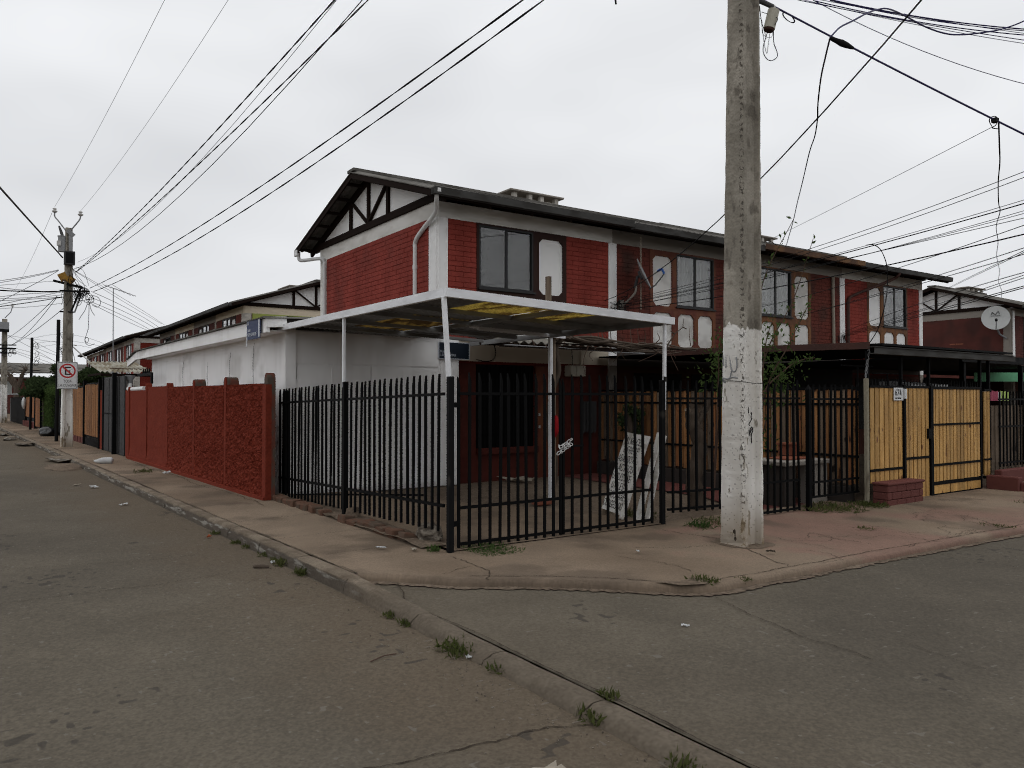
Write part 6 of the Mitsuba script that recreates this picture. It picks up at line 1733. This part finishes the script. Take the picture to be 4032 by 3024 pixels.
part(w2, 'leaf', bx(-.01, .02, 20.2, 24.6, .15, 1.80), 'm_black', M=FS)
part(w2, 'frame', cat(bx(-.05, .0, 20.1, 20.25, .08, 1.9), bx(-.05, .0, 24.6, 24.75, .08, 1.9), bx(-.05, 0, 20.2, 24.6, .28, .34)), 'm_black_worn', M=FS)
r = np.random.default_rng(4)
n = 5200
c = np.c_[r.normal(-.08, .07, n), r.uniform(24.0, 26.2, n), .2 + 1.75 * r.random(n) ** .8]
c2 = np.c_[r.normal(-.05, .08, 3200), r.uniform(21.6, 26, 3200), r.normal(1.85, .09, 3200)]
cc = np.vstack([c, c2])
part(w2, 'creeper', leaves((FSm @ np.c_[cc, np.ones(len(cc))].T).T[:, :3], .07, 5), 'm_leaf', label='bright green creeper')
w3 = thing('board_fence', 'row of brown board and black gates far left beyond the green creeper', 'fence')
for a, b, m, zb, zt in ((25.6, 28.7, 'm_black', .3, 1.85), (28.95, 31.0, 'm_board_red', .25, 1.70), (31.3, 35.7, 'm_board_red', .62, 1.62), (35.9, 45.5, 'm_black', .12, 1.55)):
    s = a
    while s < b:
        if m != 'm_black':
            part(w3, 'board', bx(-.01, .012, s + .01, s + .19, zb, zt), m, M=FS)
        s += .2
    part(w3, 'panel', bx(.013, .03, a, b, zb - .05, zt + .05), 'm_black', M=FS)
    part(w3, 'post', bx(-.05, .06, a - .16, a - .03, .05, zt + .15), 'm_black', M=FS)
for k in range(6):
    part(w3, 'brick_pier', bx(-.06, .1, 31.2 + k * 1.0, 31.7 + k * 1.0, .06, .40), 'm_base_red', M=FS)
part(w3, 'roof_edge', bx(-.3, 1.5, 36.2, 46.2, 1.74, 1.80), 'm_galv', M=FS)
part(w3, 'side', bx(-.01, 3, 45.5, 45.6, .1, 1.55), 'm_galv', M=FS)
solo('rubbish_bag', blob((2.12, 34.4, .24), (.26, .42, .24), 6, 3, .3, 1.6), 'm_bag_black', 'shiny black rubbish bag on the far left sidewalk', 'bag', smooth=50)
solo('hanging_bag', blob(tuple(sp(35.5, -.12, 1.3)), (.09, .16, .30), 8, 2, .3), 'm_bag_white', 'white plastic bag hanging on the far left gate', 'bag', smooth=50)


def bush(name, label, centre, radii, n, size, seed, m='m_leaf_dark', cat_='bush', clumps=26):
    r = np.random.default_rng(seed)
    k = thing(name, label, cat_)
    cl = r.normal(size=(clumps, 3))
    cl /= np.linalg.norm(cl, axis=1, keepdims=True)
    cl *= (r.random(clumps) ** .4)[:, None] * .85
    pts = []
    for c in cl:
        d = r.normal(size=(n // clumps, 3))
        d /= np.linalg.norm(d, axis=1, keepdims=True)
        pts.append(c + d * (r.random(n // clumps) ** .6)[:, None] * r.uniform(.22, .42))
    p = np.vstack(pts) * radii + centre
    part(k, 'foliage', leaves(p, size, seed + 1, .2, 2.0), m)
    c = np.array(centre)
    for q in range(5):
        e = c + cl[q] * radii * .8
        part(k, 'stem', tube(smooth_path([(c[0] + .05 * q - .1, c[1], .05), (c + e) / 2 - (0, 0, .4 * radii[2]), e], 4), [.045] * 8 + [.012], 6), 'm_bark')
    return k


bush('shrub', 'dense dark green shrub rising above the far left fences', (2.35, 38.5, 2.05), (1.0, 2.6, .52), 9000, .16, 31)
bush('shrub', 'green shrub with pointed shoots left of the tall thin post', (2.75, 37.0, 2.55), (.42, .8, .52), 3000, .13, 33)
bush('shrub', 'leafy shrub behind the orange gates right of the no parking sign', (3.55, 33.2, 2.2), (.8, 2.6, .52), 7000, .13, 35, 'm_leaf_dark')
pt = thing('pollarded_tree', 'bare pollarded tree with knobbly fists beside the farthest pole', 'tree')
r = np.random.default_rng(12)
part(pt, 'trunk', tube([(2.0, 59.3, 0), (1.98, 59.3, 1.2), (1.94, 59.4, 2.3)], [.26, .22, .19], 9), 'm_bark', 50)
for q, e in enumerate([(1.25, 59.6, 3.35), (1.6, 59.6, 3.0), (2.4, 59.1, 3.45), (2.2, 59.2, 3.0), (.9, 59.7, 3.3)]):
    e = np.array(e)
    part(pt, 'limb', tube(smooth_path([(1.95, 59.4, 2.1), (np.array([1.95, 59.4, 2.4]) + e) / 2 + r.normal(size=3) * .08, e], 4), np.linspace(.13, .085, 9), 7), 'm_bark', 50)
    part(pt, 'knob', blob(e, (.13, .13, .15), q, 1, .3), 'm_bark', 50)
    part(pt, 'twigs', cat(*[tube([e, e + r.normal(size=3) * (.22, .1, .12) + (0, 0, .22)], [.025, .01], 4) for _ in range(9)]), 'm_bark')

# ---------------------------------------------------------------- front yard of the corner house
ab = thing('sandwich_board', 'white hand painted folding shop board leaning behind the right gate leaf', 'signboard')
o = np.array([6.46, 7.36, .20])
ex = np.array([-.10, -.52, -.03])
up_ = np.array([6.80, 7.36, 1.155]) - o
L1, L2 = np.linalg.norm(ex), np.linalg.norm(up_)
exn, upn = ex / L1, up_ / L2
upn = upn - exn * (upn @ exn)
upn /= np.linalg.norm(upn)
nn = np.cross(exn, upn)
Mb = mat4(o, exn, upn, nn)
part(ab, 'front_panel', moved(bx(0, L1, 0, L2, -.012, 0), Mb), 'm_board_white')
part(ab, 'side_rail', moved(bx(L1 - .07, L1 + .01, -.04, L2 - .01, .001, .02), Mb), 'm_board_white')
part(ab, 'foot', moved(cat(bx(.02, .07, -.09, .05, -.05, -.013), bx(L1 - .09, L1 - .04, -.09, .05, -.05, -.013)), Mb), 'm_board_grey')
lines = [('ALMACEN', .05, .40), ('OFRECE', .07, .33), ('ABARROTES', .0, .46), ('LACTEOS', .03, .38), ('UTILES ASEO', .01, .46), ('UTILES', .05, .28), ('ESCOLARES', .01, .46), ('CONGELADOS', .0, .47)]
for q, (t, off, wd) in enumerate(lines):
    hgt = .090
    z = L2 - .06 - .085 - q * .117
    m = lettering(t, hgt, (0, 0, 0), (1, 0, 0), (0, 1, 0), .002, False, wd)
    m.apply_transform(np.array([[1, .12, 0, off], [0, 1, 0, z], [0, 0, 1, .001], [0, 0, 0, 1.0]]))
    part(ab, 'lettering', moved(m, Mb), 'm_sign_black')
part(ab, 'leg', beam((6.50, 6.76, .12), (6.93, 6.80, 1.16), .02, .09, (0, 1, 0)), 'm_board_white')
part(ab, 'leg', beam((6.62, 6.72, .12), (6.98, 6.78, 1.12), .02, .07, (0, 1, 0)), 'm_board_white')

solo('concrete_lump', blob((3.80, 6.98, .20), (.11, .18, .11), 5, 4, .38, 2.6), 'm_rock', 'rough lump of broken concrete at the foot of the corner fence post', 'rubble', smooth=25)
bl = thing('brick_border', 'line of old sunken bricks under the black palisade fence', 'border')
r = np.random.default_rng(17)
for k in range(17):
    y = 7.25 + k * .235
    if 8.75 < y < 9.15:
        continue
    m = chamfered(-.075, .075, -.105, .105, -.055, .05, .014)
    m.vertices += r.normal(0, .004, m.vertices.shape)
    M = trimesh.transformations.euler_matrix(r.normal(0, .06), r.normal(0, .08), r.normal(0, .06))
    M[:3, 3] = (3.66 - .010 * k * .235 * 4 + r.normal(0, .012), y, .145 + r.normal(0, .012))
    part(bl, 'brick', moved(m, M), 'm_old_brick')
solo('tree_stump', cat(tube([(3.70, 8.72, .08), (3.70, 8.72, .22), (3.70, 8.73, .27)], [.10, .085, .07], 10)), 'm_dirt', 'small earthy stump beside the middle fence post', 'stump', smooth=40)
mb = thing('meter_box', 'beige electricity box high on the red front wall', 'box')
part(mb, 'body', chamfered(9.26, 9.60, 11.42, 11.62, 2.0, 2.21, .01), 'm_cream_box')
part(mb, 'lid', bx(9.40, 9.61, 11.405, 11.42, 2.005, 2.205), 'm_cream_box')
part(mb, 'conduit', tube([(9.66, 11.61, 2.5), (9.66, 11.61, .2)], .014, 6), 'm_beige')
solo('hanging_cloth', grid_solid(np.stack([np.stack([np.linspace(9.62, 9.98, 14), 11.5 + .02 * np.sin(np.arange(14) * 2), np.full(14, 1.0) + (0 if z else .0) + .52 * z - (1 - z) * .12 * np.abs(np.sin(np.arange(14) * 1.3))], -1) for z in (0, 1)], 1), (0, .004, 0)), 'm_door_grey', 'grey cloth hanging on the dark wall right of the door', 'cloth', smooth=50)
solo('hanging_cloth', blob((6.93, 8.90, 1.18), (.05, .05, .15), 3, 2, .35), 'm_red_cloth', 'small red cloth tied to the inner white canopy post', 'cloth', smooth=50)
solo('paving_brick', chamfered(6.35, 6.62, 8.55, 8.72, .10, .16, .01), 'm_terracotta', 'single red brick lying on the ground by the inner canopy post', 'brick')
scrap(7.9, 11.2, .10, .5, .25, 51, 'm_rag', 'pale crumpled rag on the ground under the barred window', 'rag', 'rag', .07)
for q, pts in enumerate([[(7.62, 11.60, 2.56), (7.66, 11.6, 2.4), (7.6, 11.6, 2.28), (7.45, 11.6, 2.24), (7.25, 11.6, 2.27)], [(9.42, 11.6, 2.55), (9.44, 11.6, 2.38), (9.42, 11.58, 2.22)]]):
    solo('loose_cable', tube(smooth_path(pts, 5), .008, 5), 'm_cable', ['black cable loop hanging below the beige wall band left of the vine', 'short black cable hanging above the beige electricity box'][q], 'cable', smooth=60)
# old corrugated lean-to along the house wall
ln = thing('lean_to_roof', 'old corrugated sheets leaning on the house wall under the grape vine', 'roof')
xs = np.linspace(6.98, 10.05, 170)
part(ln, 'sheet', grid_solid(np.stack([np.stack([xs, np.full(170, yy), zz + .022 * np.cos(xs * 36)], -1) for yy, zz in ((10.25, 2.50), (11.55, 2.68))], 1), (0, 0, .008)), 'm_asbestos', smooth=50)
part(ln, 'batten', cat(bx(6.9, 10.05, 10.3, 10.35, 2.42, 2.475), bx(6.9, 10.05, 10.9, 10.95, 2.48, 2.53)), 'm_timber_dark')
part(ln, 'pipe', tube([(6.9, 10.2, 2.44), (10.0, 10.2, 2.40)], .014, 8), 'm_galv', 50)
# grape vine
vine = thing('grape_vine', 'bare grape vine climbing the inner canopy post and spreading along the pergola', 'vine')
r = np.random.default_rng(19)
part(vine, 'trunk', tube(smooth_path([(7.04, 9.16, .1), (7.08, 9.12, .6), (7.0, 9.15, 1.1), (7.03, 9.12, 1.67), (7.12, 9.08, 2.0), (7.07, 9.08, 2.33), (7.18, 9.0, 2.50), (7.3, 8.95, 2.55)], 5), np.linspace(.055, .035, 36), 8), 'm_bark', 50)
for q in range(13):
    a = np.array([7.15 + .12 * r.random(), 9.0 + .2 * r.normal(), 2.48])
    b = np.array([9.6 + .5 * r.random(), 8.6 + 1.4 * r.random(), 2.37 + .07 * r.random()])
    pts = [a + (b - a) * t + r.normal(size=3) * (.03, .09, .030) * (0 < t < 1) for t in np.linspace(0, 1, 7)]
    part(vine, 'branch', tube(smooth_path(pts, 4), np.linspace(.024, .010, 25), 5), 'm_bark', 50)
for q in range(30):
    a = np.array([r.uniform(7.3, 10.0), r.uniform(8.8, 10.2), 2.45])
    h = r.uniform(.15, .75) if q % 3 else -r.uniform(.15, .5)
    pts = [a, a + (r.normal(0, .08), r.normal(0, .06), h * .5), a + (r.normal(0, .2), r.normal(0, .1), h)]
    part(vine, 'cane', tube(smooth_path(pts, 4), np.linspace(.010, .004, 9), 4), 'm_twig', 50)
for pts in [[(8.2, 7.9, 2.35), (8.3, 7.85, 2.52), (8.42, 7.8, 2.62), (8.44, 7.8, 2.75)], [(8.3, 7.85, 2.52), (8.22, 7.85, 2.56)], [(8.42, 7.8, 2.62), (8.5, 7.8, 2.6)]]:
    part(vine, 'cane', tube(pts, [.010, .008, .007, .004][:len(pts)], 5), 'm_bark', 50)
part(vine, 'pergola_wire', cat(bx(6.9, 10.05, 9.0, 9.02, 2.39, 2.41), bx(6.9, 10.05, 9.8, 9.82, 2.38, 2.40)), 'm_timber_dark')
# gnarled trunks and climbing shrub by the near pole
gt = thing('lopped_tree', 'gnarled lopped tree trunk behind the fence left of the near pole', 'tree')
part(gt, 'trunk', tube(smooth_path([(8.05, 7.2, .08), (7.98, 7.2, .5), (8.05, 7.15, .95), (7.95, 7.2, 1.25), (7.98, 7.2, 1.5)], 6), np.linspace(.12, .085, 25) + .012 * np.sin(np.arange(25) * 1.9), 9), 'm_bark', 50)
part(gt, 'stub', tube([(7.98, 7.2, 1.2), (8.15, 7.15, 1.42), (8.2, 7.12, 1.58)], [.06, .045, .04], 8), 'm_bark', 50)
part(gt, 'stub', tube([(7.96, 7.2, 1.3), (7.85, 7.2, 1.44)], [.05, .04], 8), 'm_board_grey', 50)
gt2 = thing('lopped_tree', 'second lopped trunk with cut branch stubs just left of the near pole', 'tree')
part(gt2, 'trunk', tube(smooth_path([(8.50, 7.0, .08), (8.46, 7.0, .6), (8.52, 6.98, 1.1), (8.44, 7.0, 1.5), (8.46, 7.0, 1.85)], 6), np.linspace(.11, .05, 25) + .01 * np.sin(np.arange(25) * 2.3), 9), 'm_bark', 50)
part(gt2, 'stub', tube([(8.48, 7.0, 1.35), (8.33, 7.0, 1.55), (8.30, 7.0, 1.72)], [.05, .04, .03], 8), 'm_bark', 50)
sh = thing('climbing_shrub', 'straggly green shrub with long leafy canes growing behind the near pole', 'shrub')
r = np.random.default_rng(23)
canes = [[(8.55, 6.75, .1), (8.5, 6.7, 1.2), (8.45, 6.6, 2.2), (8.30, 6.3, 3.1), (8.44, 5.95, 3.85)], [(8.6, 6.7, .1), (8.62, 6.7, 1.3), (8.75, 6.6, 2.2), (8.92, 6.3, 2.9), (8.86, 5.95, 3.66)], [(8.55, 6.7, .1), (8.6, 6.6, 1.5), (8.85, 6.4, 1.95), (9.1, 6.3, 2.10), (9.25, 6.2, 2.13)],
         [(8.55, 6.7, .1), (8.7, 6.6, 1.6), (8.95, 6.4, 2.3), (9.2, 6.2, 2.95)], [(8.0, 6.9, .1), (7.98, 6.8, 1.4), (7.9, 6.7, 2.05), (7.85, 6.7, 2.2)], [(8.0, 6.9, .1), (8.05, 6.8, 1.5), (8.15, 6.7, 2.1), (8.12, 6.7, 2.3)], [(8.6, 6.7, .3), (8.7, 6.6, 1.2), (8.95, 6.6, 1.75), (9.05, 6.6, 1.95)], [(8.6, 6.7, .3), (8.62, 6.6, 1.5), (8.6, 6.5, 2.3), (8.66, 6.4, 2.7)]]
lv = []
for q, c in enumerate(canes):
    p = smooth_path(c, 12)
    part(sh, 'cane', tube(p, np.linspace(.014, .004, len(p)), 5), 'm_twig', 50)
    k0 = int(len(p) * (.45 if q > 1 else .35))
    for _ in range(75 if q < 2 else 100):
        i = r.integers(k0, len(p))
        if q < 4 and r.random() < .25:
            continue
        lv.append(p[i] + r.normal(size=3) * ((.02 if q < 4 else .10)))
cl = [((8.1, 6.75, 2.02), .16, 130), ((8.65, 6.6, 2.15), .14, 110), ((8.95, 6.55, 1.82), .16, 150), ((8.8, 6.5, 1.6), .16, 110), ((8.62, 6.6, 1.0), .14, 90), ((7.95, 6.8, 1.75), .12, 70)]
for c, rad, n in cl:
    lv += list(np.array(c) + r.normal(size=(n, 3)) * rad)
part(sh, 'leaves', leaves(np.array(lv), .065, 77, .5, 2.6), 'm_leaf')
sh2 = bush('shrub', 'dark bush against the board fence behind the gate', (9.75, 10.3, 1.2), (.25, .35, .35), 420, .09, 41, clumps=10)
# concrete bench and pots behind the fence
wb = thing('wash_bench', 'grey concrete slab bench on block legs behind the fence right of the near pole', 'bench')
part(wb, 'slab', chamfered(8.95, 10.0, 6.45, 7.15, .66, .72, .01), 'm_belt_raw')
part(wb, 'leg', chamfered(9.55, 9.98, 6.5, 6.66, .08, .66, .01), 'm_belt_raw')
part(wb, 'leg', chamfered(9.0, 9.2, 6.5, 7.1, .08, .66, .01), 'm_dark_wall')
part(wb, 'tile', bx(9.25, 9.85, 6.62, 7.0, .722, .74), 'm_terracotta')
po = thing('flower_pot', 'square reddish pot standing on the concrete bench', 'pot')
part(po, 'body', chamfered(9.72, 9.95, 6.95, 7.14, .742, .90, .01), 'm_terracotta')
part(po, 'rim', bx(9.70, 9.97, 6.93, 7.16, .90, .925), 'm_terracotta')
